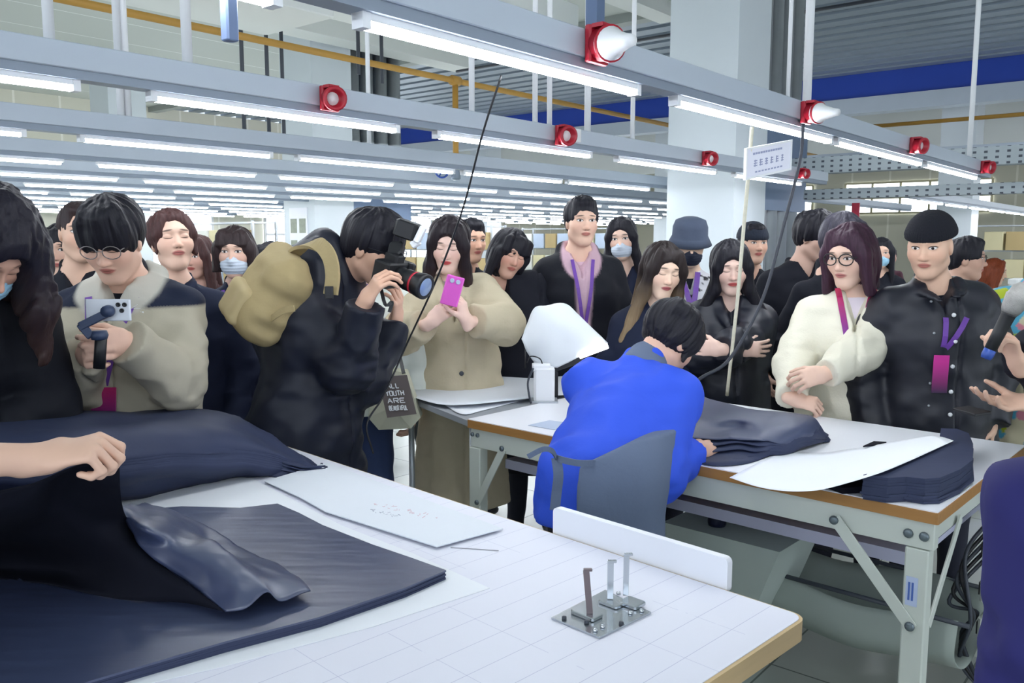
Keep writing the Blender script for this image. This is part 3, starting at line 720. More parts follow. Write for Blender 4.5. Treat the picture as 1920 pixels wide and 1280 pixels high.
# cable board with outlets on the right end
ub = thing('outlet_board', 'blue-grey upright outlet strip with cables at the far right leg', 'outlet board', T2O + T2X * (L2 + .03) + T2Y * .62, T2R)
MB().box((-.012, -.04, .1), (.012, .04, .86), .003).build('board', mat('board_steel', '8795a8', .4, .3), ub)
for i, z in enumerate((.6, .47, .34)):
    MB().box((-.05, -.06, z), (-.012, .02, z + .08), .008).build('outlet', M_frame, ub); MB().box((-.056, -.045, z + .02), (-.05, -.02, z + .06)).build('outlet_socket', M_black, ub)
for i in range(5): MB().tube(curve([(-.03, -.02 + .01 * i, .75 - .03 * i), (-.09 - .01 * i, -.08, .62 - .04 * i), (-.06, -.1 + .02 * i, .42), (-.1, -.03, .25 + .02 * i), (-.03, 0, .15)], 8), .006, 6).build('loose_cable', M_black if i % 2 else M_dark, ub)
tag(MB().box((-.09, -.05, 0), (.0, .05, .02), .005).build('ribbon_coil', mat('ribbon_red', 'a03030', .6), None, T2O + T2X * (L2 - .01) + T2Y * .42 + np.array([0, 0, .121]), T2R), 'dark red folded strip lying on the foot rail below the outlets', 'strip')
# things on and under the shelf
def on2(x, y, z=0.): return T2O + T2X * x + T2Y * y + np.array([0, 0, z])
o = MB().lathe((0, 0, 0), [(.03, 0), (.032, .01), (.032, .075), (.026, .08)]).build('round_tin', mat('navy_plastic', '1e2440', .4), None, on2(.93, .32, .601)); tag(o, 'dark navy round tin under the shelf of the right table', 'tin')
mb = MB(); mb.raw([(-.2, 0, .0), (-.2, 0, .6), (.24, 0, .6), (.02, 0, .0), (-.2, .34, .0), (-.2, .34, .6), (.24, .34, .6), (.02, .34, 0)], [(0, 3, 2, 1), (4, 5, 6, 7), (0, 1, 5, 4), (1, 2, 6, 5), (2, 3, 7, 6), (3, 0, 4, 7)])
o = mb.build('machine_cabinet', mat('cabinet_pale_green', 'b9c4bd', .5), None, on2(.97, .22, .0), T2R); tag(o, 'pale green slanted machine cabinet standing under the right table', 'cabinet')
t = thing('fabric_chute', 'grey-green sagging sheet hung on a bar under the right table', 'sheet', on2(1.45, .6, 0), T2R)
def sheet_grid(rows, n=6, thick=.0015, name='sheet', m=None, parent=None, rel=(0, 0, 0), noise=0., nf=12.):
    """a cloth or paper surface through rows of points, given its own thickness"""
    R = np.array([curve([p for p in r], n) for r in rows]); C = []
    for j in range(R.shape[1]): C.append(curve(list(R[:, j]), n))
    G = np.array(C).transpose(1, 0, 2); a, b = G.shape[:2]
    N = np.cross(np.gradient(G, axis=1), np.gradient(G, axis=0)); N /= np.linalg.norm(N, axis=2, keepdims=True) + 1e-9
    if noise:
        w = vnoise(G.reshape(-1, 3) * nf).reshape(a, b, 1) + .5 * vnoise(G.reshape(-1, 3) * nf * 2.3 + 7).reshape(a, b, 1); G = G + N * w * noise
    top = G + N * thick / 2; bot = G - N * thick / 2; vs = np.concatenate([top.reshape(-1, 3), bot.reshape(-1, 3)]); o = a * b; fs = []
    for i in range(a - 1):
        for j in range(b - 1):
            q = i * b + j; fs.append((q, q + 1, q + b + 1, q + b)); fs.append((q + o, q + b + o, q + b + 1 + o, q + 1 + o))
    bd = [j for j in range(b)] + [i * b + b - 1 for i in range(1, a)] + [(a - 1) * b + j for j in range(b - 2, -1, -1)] + [i * b for i in range(a - 2, 0, -1)]
    for k in range(len(bd)): p, q = bd[k], bd[(k + 1) % len(bd)]; fs.append((q, p, p + o, q + o))
    return MB().raw(vs, fs, True).build(name, m, parent, rel=rel)
rr = [[(x, y, z + .02 * math.sin(x * 9 + y * 5)) for x in np.linspace(-.42, .25, 5)] for y, z in ((-.2, .44), (-.22, .33), (-.1, .25), (.05, .27), (.2, .42))]
sheet_grid(rr, 5, .004, 'sagging_sheet', mat('sheet_grey_green', '9aa49c', .6), t)
MB().tube([(-.45, -.2, .45), (.28, -.2, .45)], .008).build('front_bar', M_dark, t); MB().tube([(-.45, .2, .43), (.28, .2, .43)], .008).build('rear_bar', M_dark, t)
for i, x in enumerate((1.2, 1.48)):
    o = MB().lathe((0, 0, .0), [(.05, 0), (.06, .01), (.055, .03), (.02, .045)]).build('foot_pedal', M_frame, None, on2(x, .42, .0)); tag(o, 'round pale pedal on the floor under the right table, %s one' % ('left', 'right')[i], 'pedal')
o = MB().box((-.12, -.08, 0), (.12, .08, .012), .004).build('floor_plate', M_dark, None, on2(1.42, .02, 0), T2R); tag(o, 'dark flat plate on the tiles by the front right leg', 'plate')
# --- far table covered with paper
p = [onz(758, 736, .9), onz(880, 783, .9), onz(1120, 745, .9), onz(1075, 690, .9)]
t3 = thing('paper_covered_table', 'low grey-legged table covered with paper in front of the beige coat', 'table', (p[0][0], p[0][1], 0)); rel = np.array([p[0][0], p[0][1], 0])
MB().prism([q[:2] for q in p], .862, .886).build('table_board', mat('table_grey_edge', '9ba0a6', .5), t3, rel=rel)
c3 = sum(p) / 4
for q in p: g = q + (c3 - q) * .06; MB().tube([(g[0], g[1], 0), (g[0], g[1], .862)], .014, 10).build('leg', M_steel, t3, rel=rel)
def paper(name, pix, z, label, m=M_paper, cat='paper', curl=None, th=.001, group=None):
    P = [onz(a, b, z) for a, b in pix]; c = sum(P) / len(P); c[2] = z
    o = MB().prism([q[:2] for q in P], z, z + th).build(name, m, None, c, rel=c); return tag(o, label, cat, group)
sheet_grid([[onz(756, 738, .905), onz(820, 757, .903), onz(880, 758, .91), onz(960, 750, .906), onz(1110, 735, .9)], [onz(790, 725, .9), onz(850, 735, .901), onz(910, 728, .902), onz(980, 720, .9), onz(1100, 708, .9)], [onz(800, 715, .9), onz(870, 706, .9), onz(930, 701, .9), onz(1000, 695, .9), onz(1072, 690, .9)]], 5, .0012, 'paper_sheet', M_card, None, (0, 0, 0))
o = bpy.data.objects['paper_sheet']; tag(o, 'large curling upper paper sheet on the far table', 'paper')
o = sheet_grid([[onz(830, 756, .888), onz(866, 776, .892), onz(910, 768, .889), onz(1000, 745, .888)], [onz(850, 742, .888), onz(880, 752, .888), onz(930, 744, .888), onz(1010, 733, .888)]], 5, .0012, 'paper_sheet', M_paper); tag(o, 'white sheet slipping out under the upper one at the table corner', 'paper')
# --- small lilac-topped table
p = [onz(436, 774, .84), onz(470, 770, .84), onz(606, 812, .84), onz(617, 822, .84), onz(560, 842, .84), onz(470, 850, .84)]
ts = thing('side_table', 'small white side table with lilac top beyond the fabric pile', 'table', (p[2][0], p[2][1], 0)); rel = np.array([p[2][0], p[2][1], 0])
MB().prism([q[:2] for q in p], .815, .84).build('table_top', mat('lilac_laminate', 'd6d3e8', .4), ts, rel=rel)
c3 = sum(p) / len(p)
for q in (p[0], p[3], p[5], p[1]): g = q + (c3 - q) * .12; MB().tube([(g[0], g[1], 0), (g[0], g[1], .815)], .012, 8).build('leg', M_frame, ts, rel=rel)

# ------------------------------------------------------------------ papers and fabric on the near table
paper('pattern_paper', [(215, 940), (300, 915), (465, 893), (545, 935), (640, 985), (775, 1038), (918, 1103), (700, 1175), (420, 1250), (200, 1300), (-300, 1400), (-300, 1000)], TZ + .0005, 'large smooth white paper lying under the navy fabric layers')
bd = paper('pattern_card', [(496, 903), (560, 884), (612, 868), (943, 992), (819, 1026), (610, 960), (560, 932)], TZ + .006, 'stiff white pattern card with red and black handwriting', M_card, 'card', th=.0025)
M_rink = mat('red_ink', 'd9a0ac', .6); M_kink = mat('grey_ink', '8f93a8', .6)
def scribble(name, pix0, pix1, n, size, z, m, label, parent=None, seed=1):
    r = random.Random(seed); a, b = onz(*pix0, z), onz(*pix1, z); d = _n(b - a); pr = np.array([-d[1], d[0], 0]); g = MB()
    for i in range(n):
        o = a + (b - a) * (i + .5) / n
        for q in range(3):
            s = o + d * r.uniform(-.4, .4) * size + pr * r.uniform(-.5, .5) * size; e = s + (d * r.uniform(-.6, .6) + pr * r.uniform(-.6, .6)) * size
            if np.linalg.norm(e - s) > .002: g.bar(s, e, .0012, .0004)
    rel = parent.location if parent else a
    o = g.build(name, m, parent, None if parent else tuple(a), rel=np.array(rel)); o['kind'] = 'stuff' if False else o.get('kind', '') or 'thing'
    if 'kind' in o: del o['kind']
    return o
scribble('red_writing', (700, 943), (822, 972), 9, .018, TZ + .0088, M_rink, '', bd, 3); scribble('black_writing', (690, 955), (752, 968), 6, .014, TZ + .0088, M_kink, '', bd, 5)
tag(scribble('pencil_writing', (612, 962), (670, 976), 8, .008, TZ + .0006, M_kink, '', None, 8), 'small pencilled note beside the pattern card on the table', 'writing')
tag(MB().bar(onz(845, 1026, TZ + .001), onz(935, 1032, TZ + .001), .003, .001).build('thread', mat('thread_grey', '8f9098', .6)), 'thin grey thread lying near the corner of the pattern card', 'thread')
M_navy = mat('navy_satin', '28334f', .5, nscale=3, namt=.08, bump=.12, bscale=18, spec=.4, sheen=.0, stretch=(1, 1, 1))
M_navym = mat('navy_cloth', '343b54', .6, nscale=5, namt=.08, bump=.1, bscale=40, spec=.25)
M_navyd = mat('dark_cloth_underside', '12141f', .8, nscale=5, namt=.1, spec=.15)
def satin():
    m = bpy.data.materials.new('satin_lay'); t = NT(m); c = t.coord(scale=(3, 14, 3), rot=(0, 0, .2)); t.link(t.mix(t.noise(t.coord(), 2), lin('3d4766'), lin('343d5a')), t.b.inputs['Base Color'])
    t.b.inputs['Roughness'].default_value = .38; t.b.inputs['Specular IOR Level'].default_value = 1.; t.b.inputs['Sheen Weight'].default_value = .0
    t.bump(t.noise(c, 2, 2, .4), .14, .02); return m
lay = [(836, 1070), (770, 1046), (700, 1022), (605, 985), (560, 962), (520, 945), (450, 953), (340, 950), (240, 958), (0, 965), (-250, 1000), (-300, 1400), (100, 1300), (175, 1276), (420, 1205), (600, 1158), (760, 1103)]
t = thing('fabric_lay', 'flat stack of navy fabric layers spread over the near table', 'fabric', onz(500, 1080, TZ)); rel = np.array(onz(500, 1080, TZ))
for i in range(5):
    z = TZ + .002 + i * .004; P = [onz(a, b, TZ + .02) for a, b in lay]; c = sum(P) / len(P)
    P = [q + (c - q) * (.003 * (i % 2) + .002 * math.sin(i * 3 + k)) for k, q in enumerate(P)]
    MB().prism([q[:2] for q in P], z, z + .0038).build('fabric_ply', satin() if i == 4 else M_navym, t, rel=rel)
# fabric pile at the far end of the near table
fr = lambda L: [onz(a, b, z) for a, b, z in L]
pile = thing('fabric_pile', 'thick draped pile of navy cut fabric at the far end of the near table', 'fabric', onz(300, 900, TZ)); rel = np.array(onz(300, 900, TZ))
rows = [fr([(-260, 800, .93), (-100, 790, .95), (0, 790, .96), (100, 788, .96), (200, 784, .96), (300, 780, .96), (380, 778, .96), (445, 790, .95), (505, 822, .93), (560, 850, .91), (604, 873, .903)]),
        fr([(-260, 785, 1.08), (-100, 780, 1.08), (0, 774, 1.08), (100, 776, 1.08), (200, 773, 1.07), (300, 769, 1.06), (380, 768, 1.05), (440, 781, 1.02), (500, 816, .98), (558, 848, .94), (607, 874, .91)]),
        fr([(-260, 830, 1.11), (-100, 820, 1.11), (0, 808, 1.11), (120, 806, 1.11), (210, 803, 1.1), (310, 800, 1.09), (400, 806, 1.06), (465, 822, 1.02), (515, 842, .98), (562, 860, .94), (609, 875, .91)]),
        fr([(-260, 890, 1.09), (-100, 880, 1.08), (0, 868, 1.08), (130, 864, 1.07), (225, 856, 1.06), (320, 848, 1.04), (405, 850, 1.01), (460, 850, .99), (512, 858, .96), (562, 868, .93), (610, 877, .908)]),
        fr([(-260, 955, .91), (-100, 945, .91), (0, 940, .908), (130, 936, .908), (228, 930, .907), (300, 914, .907), (370, 900, .907), (432, 890, .907), (490, 890, .907), (550, 890, .907), (612, 879, .905)])]
def plies(rows, n, parent, rel, m, m2, seed, out=.02, noise=.006, f0=.3):
    """a draped stack: the top ply stops short and every ply below runs a little further, with wavy edges"""
    r = random.Random(seed); r3, r4 = rows[-2], rows[-1]; nc = len(r3)
    for k in range(n):
        f = f0 + (1 - f0) * k / (n - 1); dz = .0062 * k; edge = []
        wob = [r.uniform(-.07, .07) for _ in range(nc)]
        for j in range(nc):
            g = min(1., max(.1, f + wob[j])); p = r3[j] * (1 - g) + r4[j] * g; p = p.copy(); p[2] = max(p[2] + .012 - dz * .4, TZ + .004)
            edge.append(p)
        ex = (rows[-1][-1] - rows[-1][-4]); ex[2] = 0; ex = ex / np.linalg.norm(ex)
        R = [[q.copy() for q in row] for row in rows[:-1]] + [edge]
        for row in R:
            for j in range(nc): row[j][2] = max(row[j][2] - dz, TZ + .004)
            d = r.uniform(-1, .6) * out + out * (k / n - .8); row[-1] = row[-1] + ex * d; row[-2] = row[-2] + ex * d * .5
        sheet_grid(R, 7, .0035, 'fabric_ply' if k else 'top_ply', m if k else m2, parent, rel, noise, 9)
plies(rows, 8, pile, rel, M_navym, M_navym, 5, .015, .009)
# the piece the worker at the left lifts
lift = thing('lifted_fabric', 'dark fabric piece held up by the bare hand and turned over onto the layers', 'fabric', onz(420, 1140, TZ + .02)); rel = np.array(onz(420, 1140, TZ + .02))
PH = lambda a, b, Y: aty(a, b, Y)
rows = [[PH(-160, 960, 1.35), PH(-40, 925, 1.38), PH(60, 905, 1.42), PH(120, 880, 1.43), PH(175, 855, 1.44), PH(222, 826, 1.46)],
        [PH(-160, 1000, 1.38), PH(-40, 980, 1.42), PH(60, 950, 1.46), PH(110, 915, 1.5), PH(190, 905, 1.48), PH(224, 905, 1.5)],
        [onz(-160, 1060, .99), onz(-30, 1030, .99), onz(70, 1005, 1.03), onz(140, 985, 1.06), onz(205, 975, 1.06), onz(240, 978, 1.04)],
        [onz(-160, 1070, .93), onz(0, 1062, .93), onz(110, 1060, .94), onz(190, 1050, .98), onz(250, 1042, 1.0), onz(300, 1052, .985)],
        [onz(-160, 1085, .924), onz(20, 1085, .924), onz(150, 1110, .924), onz(250, 1125, .925), onz(340, 1130, .93), onz(422, 1146, .935)]]
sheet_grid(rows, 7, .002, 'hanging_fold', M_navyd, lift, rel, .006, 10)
rows = [[onz(228, 948, 1.07), onz(240, 985, 1.04), onz(272, 1032, 1.005), onz(330, 1076, .97), onz(388, 1118, .945), onz(424, 1148, .932)],
        [onz(240, 945, 1.05), onz(270, 985, 1.06), onz(325, 1018, 1.02), onz(378, 1050, 1.0), onz(430, 1090, .975), onz(462, 1140, .94)],
        [onz(255, 944, 1.0), onz(300, 965, 1.04), onz(350, 992, 1.02), onz(402, 1015, 1.01), onz(452, 1062, .99), onz(500, 1110, .955)],
        [onz(268, 943, .98), onz(320, 958, .99), onz(372, 990, .97), onz(398, 1030, .965), onz(480, 1070, .965), onz(530, 1125, .94)],
        [onz(270, 944, .96), onz(345, 968, .96), onz(405, 998, .955), onz(470, 1032, .95), onz(545, 1072, .945), onz(582, 1110, .935)]]
sheet_grid(rows, 8, .002, 'turned_fold', satin(), lift, rel, .006, 14)
# prong jig
jc = onz(1128, 1152, TZ); t = thing('prong_jig', 'small steel jig with three upright prongs on the gridded table', 'jig', jc); rel = np.array(jc)
P = [onz(a, b, TZ + .003) for a, b in ((1034, 1158), (1124, 1195), (1221, 1148), (1135, 1106))]
M_chr = mat('bright_steel', 'c4c9ce', .18, .95, nscale=20, namt=.1)
MB().prism([q[:2] for q in P], TZ, TZ + .004).build('base_plate', M_chr, t, rel=rel)
e1 = _n(P[1] - P[0]); e2 = _n(P[3] - P[0]); e2 = _n(e2 - e1 * e2.dot(e1)); UPZ = np.array([0, 0, 1.])
for i, (a, b, h1, h2, hh) in enumerate([(1100, 1150, .034, .016, .008), (1150, 1128, .028, .02, .007), (1185, 1130, .026, .018, .008)]):
    c = onz(a, b, TZ + .004 + hh / 2); MB().obox(c, (e1, e2, UPZ), (h1 * .8, h2, hh / 2), .003).build('prong_foot', M_chr, t, rel=rel)
for i, (a, b, top, w, m) in enumerate([(1106, 1150, (1099, 1068), .0058, mat('dull_bronze', '7d7274', .4, .8)), (1144, 1122, (1145, 1052), .006, M_chr), (1173, 1116, (1175, 1039), .0055, M_chr)]):
    base = onz(a, b, TZ + .012); tp = aty(*top, base[1] + .002)
    MB().bar(base, tp, w * 2, .003, up=(0, 1, 0), bev=.001).obox(tp + np.array([.003, -.002, .001]), (np.eye(3)), (.008, .004, .0022), .001).build('prong', m, t, rel=rel)
for i, (a, b) in enumerate([(1058, 1160), (1116, 1183), (1130, 1176), (1165, 1170), (1182, 1150), (1160, 1114), (1100, 1168), (1203, 1146)]):
    c = onz(a, b, TZ + .004); MB().lathe(c, [(.0045, 0), (.005, .002), (.004, .005), (.001, .0055)], (0, 0, 1), 10).build('screw', M_chr if i % 3 else M_dark, t, rel=rel)

# ------------------------------------------------------------------ fabric and paper on the right table
pl = thing('fabric_pile', 'loose glossy navy fabric pile handled by the worker in blue', 'fabric', onz(1400, 850, TZ)); rel = np.array(onz(1400, 850, TZ))
rows = [fr([(1262, 790, .91), (1296, 760, .91), (1330, 768, .91), (1380, 776, .91), (1430, 784, .91), (1490, 792, .91), (1530, 800, .91), (1550, 814, .91)]),
        fr([(1262, 766, .99), (1296, 738, 1.0), (1330, 750, .985), (1380, 760, .985), (1430, 769, .985), (1490, 778, .985), (1530, 785, .975), (1552, 812, .93)]),
        fr([(1262, 800, .98), (1300, 778, .985), (1340, 780, .985), (1388, 782, .99), (1440, 790, .985), (1490, 800, .98), (1525, 808, .96), (1554, 816, .925)]),
        fr([(1262, 830, .965), (1300, 806, .96), (1345, 806, .955), (1392, 800, .965), (1430, 818, .96), (1470, 830, .945), (1510, 825, .93), (1540, 822, .915)]),
        fr([(1262, 865, .91), (1300, 866, .906), (1340, 872, .905), (1380, 873, .905), (1420, 862, .905), (1465, 845, .906), (1500, 836, .906), (1535, 824, .906)])]
plies(rows, 7, pl, rel, M_navym, mat('navy_soft_sheen', '363f5c', .48, nscale=4, namt=.08, spec=.7), 9, .035, .006, .4)
bl = thing('cut_fabric_block', 'thick curved block of stacked navy cut pieces at the right table corner', 'fabric', onz(1740, 930, TZ)); rel = np.array(onz(1740, 930, TZ))
top = [(1618, 890), (1640, 884), (1700, 862), (1752, 842), (1785, 824), (1762, 818), (1765, 803), (1795, 804), (1816, 812), (1825, 832), (1823, 862), (1800, 880), (1763, 896), (1735, 898), (1700, 894), (1665, 896)]
for i in range(9):
    z = TZ + .001 + i * .0078; r = random.Random(i * 7); s = .006 if i < 3 else .0015
    P = [onz(a, b, TZ + .07)[:2] + np.array([r.uniform(-s, s), r.uniform(-s, s)]) for a, b in top]
    MB().prism(P, z, z + .0074).build('fabric_ply', M_navym, bl, rel=rel)
z0 = TZ + .02; under = [(1540, 905), (1600, 893), (1628, 885), (1640, 905), (1630, 917), (1580, 920)]
o = MB().prism([onz(a, b, TZ + .01)[:2] for a, b in under], TZ + .001, TZ + .018).build('fabric_offcut', M_navyd, None, onz(1590, 905, TZ), rel=np.array(onz(1590, 905, TZ))); tag(o, 'dark offcut peeking out left of the thick fabric block', 'fabric')
rows = [fr([(1368, 895, .903), (1420, 912, .905), (1470, 920, .912), (1520, 920, .925), (1560, 913, .94), (1642, 889, .979), (1700, 866, .98), (1788, 826, .98)]),
        fr([(1420, 868, .903), (1470, 880, .904), (1520, 888, .91), (1560, 884, .925), (1610, 868, .95), (1660, 852, .972), (1710, 838, .978), (1770, 820, .98)]),
        fr([(1468, 843, .902), (1510, 848, .903), (1550, 848, .906), (1590, 842, .915), (1630, 836, .94), (1670, 829, .958), (1710, 822, .97), (1750, 816, .979)])]
o = sheet_grid(rows, 6, .001, 'pattern_sheet', M_paper); tag(o, 'long white pattern sheet draped from the table edge over the fabric block', 'paper')
o = paper('pattern_card', [(990, 797), (1030, 788), (1062, 792), (1040, 806)], TZ + .001, 'pale blue-grey card at the left end of the right table', mat('card_blue', 'b7c4da', .6), 'card')
o = paper('slot_patch', [(1618, 838), (1638, 829), (1662, 830), (1640, 836)], TZ + .045, 'tiny dark slot patch on the long pattern sheet', M_navyd, 'fabric', th=.004)  # flat dark piece put in for a small slot
# cutter with white cover at the head end
mc = onz(1018, 752, TZ); rel = np.array(mc)
t = thing('cutting_machine', 'white motor head of a cutting machine left of the worker', 'machine', mc)
c0 = aty(1020, 720, mc[1]); E3 = np.eye(3)
MB().obox(c0, E3, (.045, .04, .075), .01).build('motor_box', M_wht_pl, t, rel=rel); MB().obox(aty(1015, 688, mc[1]), E3, (.04, .035, .015), .006).build('motor_cap', M_wht_pl, t, rel=rel)
MB().tube(curve([aty(988, 680, mc[1]), aty(995, 668, mc[1]), aty(1012, 672, mc[1]), aty(1018, 685, mc[1])], 6), .003, 6).tube([aty(985, 655, mc[1]), aty(985, 690, mc[1])], .004, 6).build('wire_guide', M_black, t, rel=rel)
MB().tube(curve([aty(1000, 690, mc[1] - .05), aty(990, 715, mc[1] - .05), aty(992, 740, mc[1] - .05), aty(996, 756, mc[1] - .05)], 6), .005, 6).build('cord', M_dark, t, rel=rel)
MB().obox(aty(1020, 752, mc[1]), E3, (.06, .05, .008), .003).build('base_foot', M_steel, t, rel=rel)
Yc = mc[1] + .05
t = thing('raised_cover', 'large crumpled white cover board standing raised behind the worker', 'cover', aty(1060, 690, Yc)); rel = aty(1060, 690, Yc)
rows = [[aty(978, 635, Yc), aty(990, 662, Yc), aty(1008, 683, Yc), aty(1045, 689, Yc)], [aty(988, 608, Yc + .02), aty(1015, 640, Yc - .03), aty(1040, 662, Yc - .02), aty(1082, 670, Yc)],
        [aty(1003, 577, Yc + .04), aty(1040, 600, Yc - .02), aty(1075, 630, Yc), aty(1110, 655, Yc)], [aty(1028, 573, Yc + .06), aty(1062, 571, Yc + .05), aty(1100, 605, Yc + .04), aty(1140, 643, Yc + .03)]]
sheet_grid(rows, 6, .006, 'cover_sheet', mat('cover_white', 'e3e8ec', .55, nscale=5, namt=.04), t, rel, .004, 14)
MB().bar(aty(1036, 690, Yc + .03), aty(1100, 668, Yc + .03), .03, .035, bev=.005).bar(aty(1042, 696, Yc + .03), aty(1042, 760, Yc + .03), .02, .02).build('support_arm', M_black, t, rel=rel)
MB().bar(aty(1086, 668, Yc - .01), aty(1140, 648, Yc - .01), .02, .022, bev=.004).build('work_lamp', mat('work_lamp_on', 'ffffff', .4, emit='ffffff', estr=4), t, rel=rel)
# ------------------------------------------------------------------ people
def rotz(a): c, s = math.cos(a), math.sin(a); return np.array([[c, -s, 0], [s, c, 0], [0, 0, 1.]])
def skin_mat(name, tone='e3b295', lip='b8605c', eye='open', brow='3a2c2a', blush=.25):
    m = bpy.data.materials.new(name); t = NT(m)
    at = t.add('ShaderNodeAttribute', attribute_name='hl').outputs['Vector']; sp = t.add('ShaderNodeSeparateXYZ'); t.link(at, sp.inputs[0])
    X = t.math('ABSOLUTE', sp.outputs[0]); Y = sp.outputs[1]; Z = sp.outputs[2]
    front = t.math('GREATER_THAN', Y, .045)
    def ell(cx, cz, rx, rz, soft=.25, rot=0.):
        dx = t.math('SUBTRACT', X, cx); dz = t.math('SUBTRACT', Z, cz)
        if rot:
            c, s = math.cos(rot), math.sin(rot)
            a = t.math('ADD', t.math('MULTIPLY', dx, c), t.math('MULTIPLY', dz, s)); b = t.math('SUBTRACT', t.math('MULTIPLY', dz, c), t.math('MULTIPLY', dx, s)); dx, dz = a, b
        a = t.math('POWER', t.math('ABSOLUTE', t.math('DIVIDE', dx, rx)), 2.); b = t.math('POWER', t.math('ABSOLUTE', t.math('DIVIDE', dz, rz)), 2.)
        d = t.math('SQRT', t.math('ADD', a, b))
        k = t.math('DIVIDE', t.math('SUBTRACT', 1 + soft / 2, d), soft, clamp=True); return t.math('MULTIPLY', k, front)
    base = tuple(a * .66 + b * .34 for a, b in zip(lin(tone), lin('f0d4c6'))); n = t.noise(at, 45)
    col = t.mix(t.math('MULTIPLY', n, .2), base, tuple(x * .82 for x in base))
    bl = tuple(base[i] * (1., .72, .7)[i] for i in range(3))
    col = t.mix(t.math('MULTIPLY', ell(.042, -.02, .026, .022, 1.2), blush), col, bl)
    col = t.mix(t.math('MULTIPLY', ell(.0, -.022, .012, .014, 1.2), blush), col, bl)
    col = t.mix(t.math('MULTIPLY', ell(0., -.0535, .023, .0095, .35), .9), col, lin(lip))
    col = t.mix(t.math('MULTIPLY', ell(0., -.0525, .021, .0011, .8), .85), col, tuple(x * .25 for x in lin(lip)))
    col = t.mix(t.math('MULTIPLY', ell(.007, -.034, .0035, .002, .6), .7), col, tuple(x * .3 for x in base))
    col = t.mix(t.math('MULTIPLY', ell(.033, .036, .018, .0033, .6, -.12), .8), col, lin(brow))
    if eye == 'open':
        o = ell(.031, .0145, .0165, .0072, .3, .08); w = ell(.031, .0125, .014, .0050, .25, .08); ir = ell(.031, .0128, .0056, .0056, .2)
        col = t.mix(o, col, lin('33231f')); col = t.mix(w, col, lin('e8e2de')); col = t.mix(t.math('MULTIPLY', ir, w), col, lin('1c1210'))
    else:
        o = ell(.031, .0105, .0165, .0062, .25, .05); w = ell(.031, .0135, .019, .0066, .25, .05)
        q = t.math('MULTIPLY', o, t.math('SUBTRACT', 1., w)); col = t.mix(q, col, lin('2c1f1c'))
        fold = t.math('MULTIPLY', ell(.031, .020, .0165, .006, .3, .08), t.math('SUBTRACT', 1., ell(.031, .0182, .0175, .0058, .3, .08))); col = t.mix(t.math('MULTIPLY', fold, .45), col, tuple(x * .5 for x in base))
    t.link(col, t.b.inputs['Base Color']); t.b.inputs['Roughness'].default_value = .5
    t.b.inputs['Subsurface Weight'].default_value = .0; t.b.inputs['Specular IOR Level'].default_value = .35
    return m
def hair_mat(name, c1, c2=None, zlo=-.2, zhi=0.):
    if name in _MATS: return _MATS[name]
    m = bpy.data.materials.new(name); _MATS[name] = m; t = NT(m); c = t.coord(attr='hl', scale=(150, 150, 9)); f = t.noise(c, 1, 3)
    a = lin(c1); base = a
    if c2:
        at = t.add('ShaderNodeAttribute', attribute_name='hl').outputs['Vector']; sp = t.add('ShaderNodeSeparateXYZ'); t.link(at, sp.inputs[0])
        g = t.math('DIVIDE', t.math('SUBTRACT', sp.outputs[2], zhi), zlo - zhi, clamp=True); base = t.mix(t.math('MULTIPLY', g, t.math('ADD', f, .35), clamp=True), a, lin(c2))
        dk = t.add('ShaderNodeHueSaturation'); dk.inputs['Value'].default_value = .45; t.link(base, dk.inputs['Color']); out = t.mix(t.math('MULTIPLY', f, .8), base, dk.outputs[0])
    else: out = t.mix(f, tuple(x * 2.3 for x in a), tuple(x * .35 for x in a))
    t.link(out, t.b.inputs['Base Color']); t.b.inputs['Roughness'].default_value = .55; t.b.inputs['Specular IOR Level'].default_value = .3
    t.bump(f, .5, .003); return m
def smooth_seg(pts, rad, side=None, k=.03): return [Seg(pts[i], pts[i + 1], rad[i], rad[i + 1], side, k) for i in range(len(pts) - 1)]
def head_prims(T, R, s=1., jaw=1., fem=0.):
    """T maps head-local points to the world"""
    E = lambda c, r, k=.02, Rl=None: Ell(T(c), np.array(r) * s, R if Rl is None else R @ Rl, k * s)
    S = lambda a, b, ra, rb, k=.01: Seg(T(a), T(b), np.array(ra) * s * np.ones(2), np.array(rb) * s * np.ones(2), R @ np.array([1., 0, 0]), k * s)
    j = jaw
    p = [E((0, -.012, .035), (.073, .092, .082)), E((0, .022, .0), (.064, .066, .085), .03), E((0, .028, -.045), (.054 * j, .055, .062), .03),
         E((0, .058, -.094), (.022 * j, .02, .018), .03), S((.048 * j, .0, -.06), (.016, .055, -.095), .016, .013, .03), S((-.048 * j, .0, -.06), (-.016, .055, -.095), .016, .013, .03),
         E((.038, .052, -.018), (.024, .022, .022), .03), E((-.038, .052, -.018), (.024, .022, .022), .03),
         S((0, .083, .02), (0, .1, -.022), .0065, .0085, .014), E((.0, .1015, -.024), (.0095, .010, .0085), .01), E((.0115, .091, -.027), (.0065, .008, .006), .008), E((-.0115, .091, -.027), (.0065, .008, .006), .008),
         E((0, .083, -.0485), (.021, .010, .0055), .008), E((0, .082, -.0585), (.017, .010, .0062), .006),
         S((.014, .080, .036), (.047, .066, .034), .008, .006, .02), S((-.014, .080, .036), (-.047, .066, .034), .008, .006, .02),
         E((.072, -.006, -.004), (.009, .020, .031), .006, rotz(-.25)), E((-.072, -.006, -.004), (.009, .020, .031), .006, rotz(.25))]
    sub = [E((.031, .096, .014), (.019, .014, .0125), .016), E((-.031, .096, .014), (.019, .014, .0125), .016)]
    eyes = [E((.031, .0745, .0135), (.0155, .0115, .0105), .005), E((-.031, .0745, .0135), (.0155, .0115, .0105), .005)]
    return p, sub, eyes
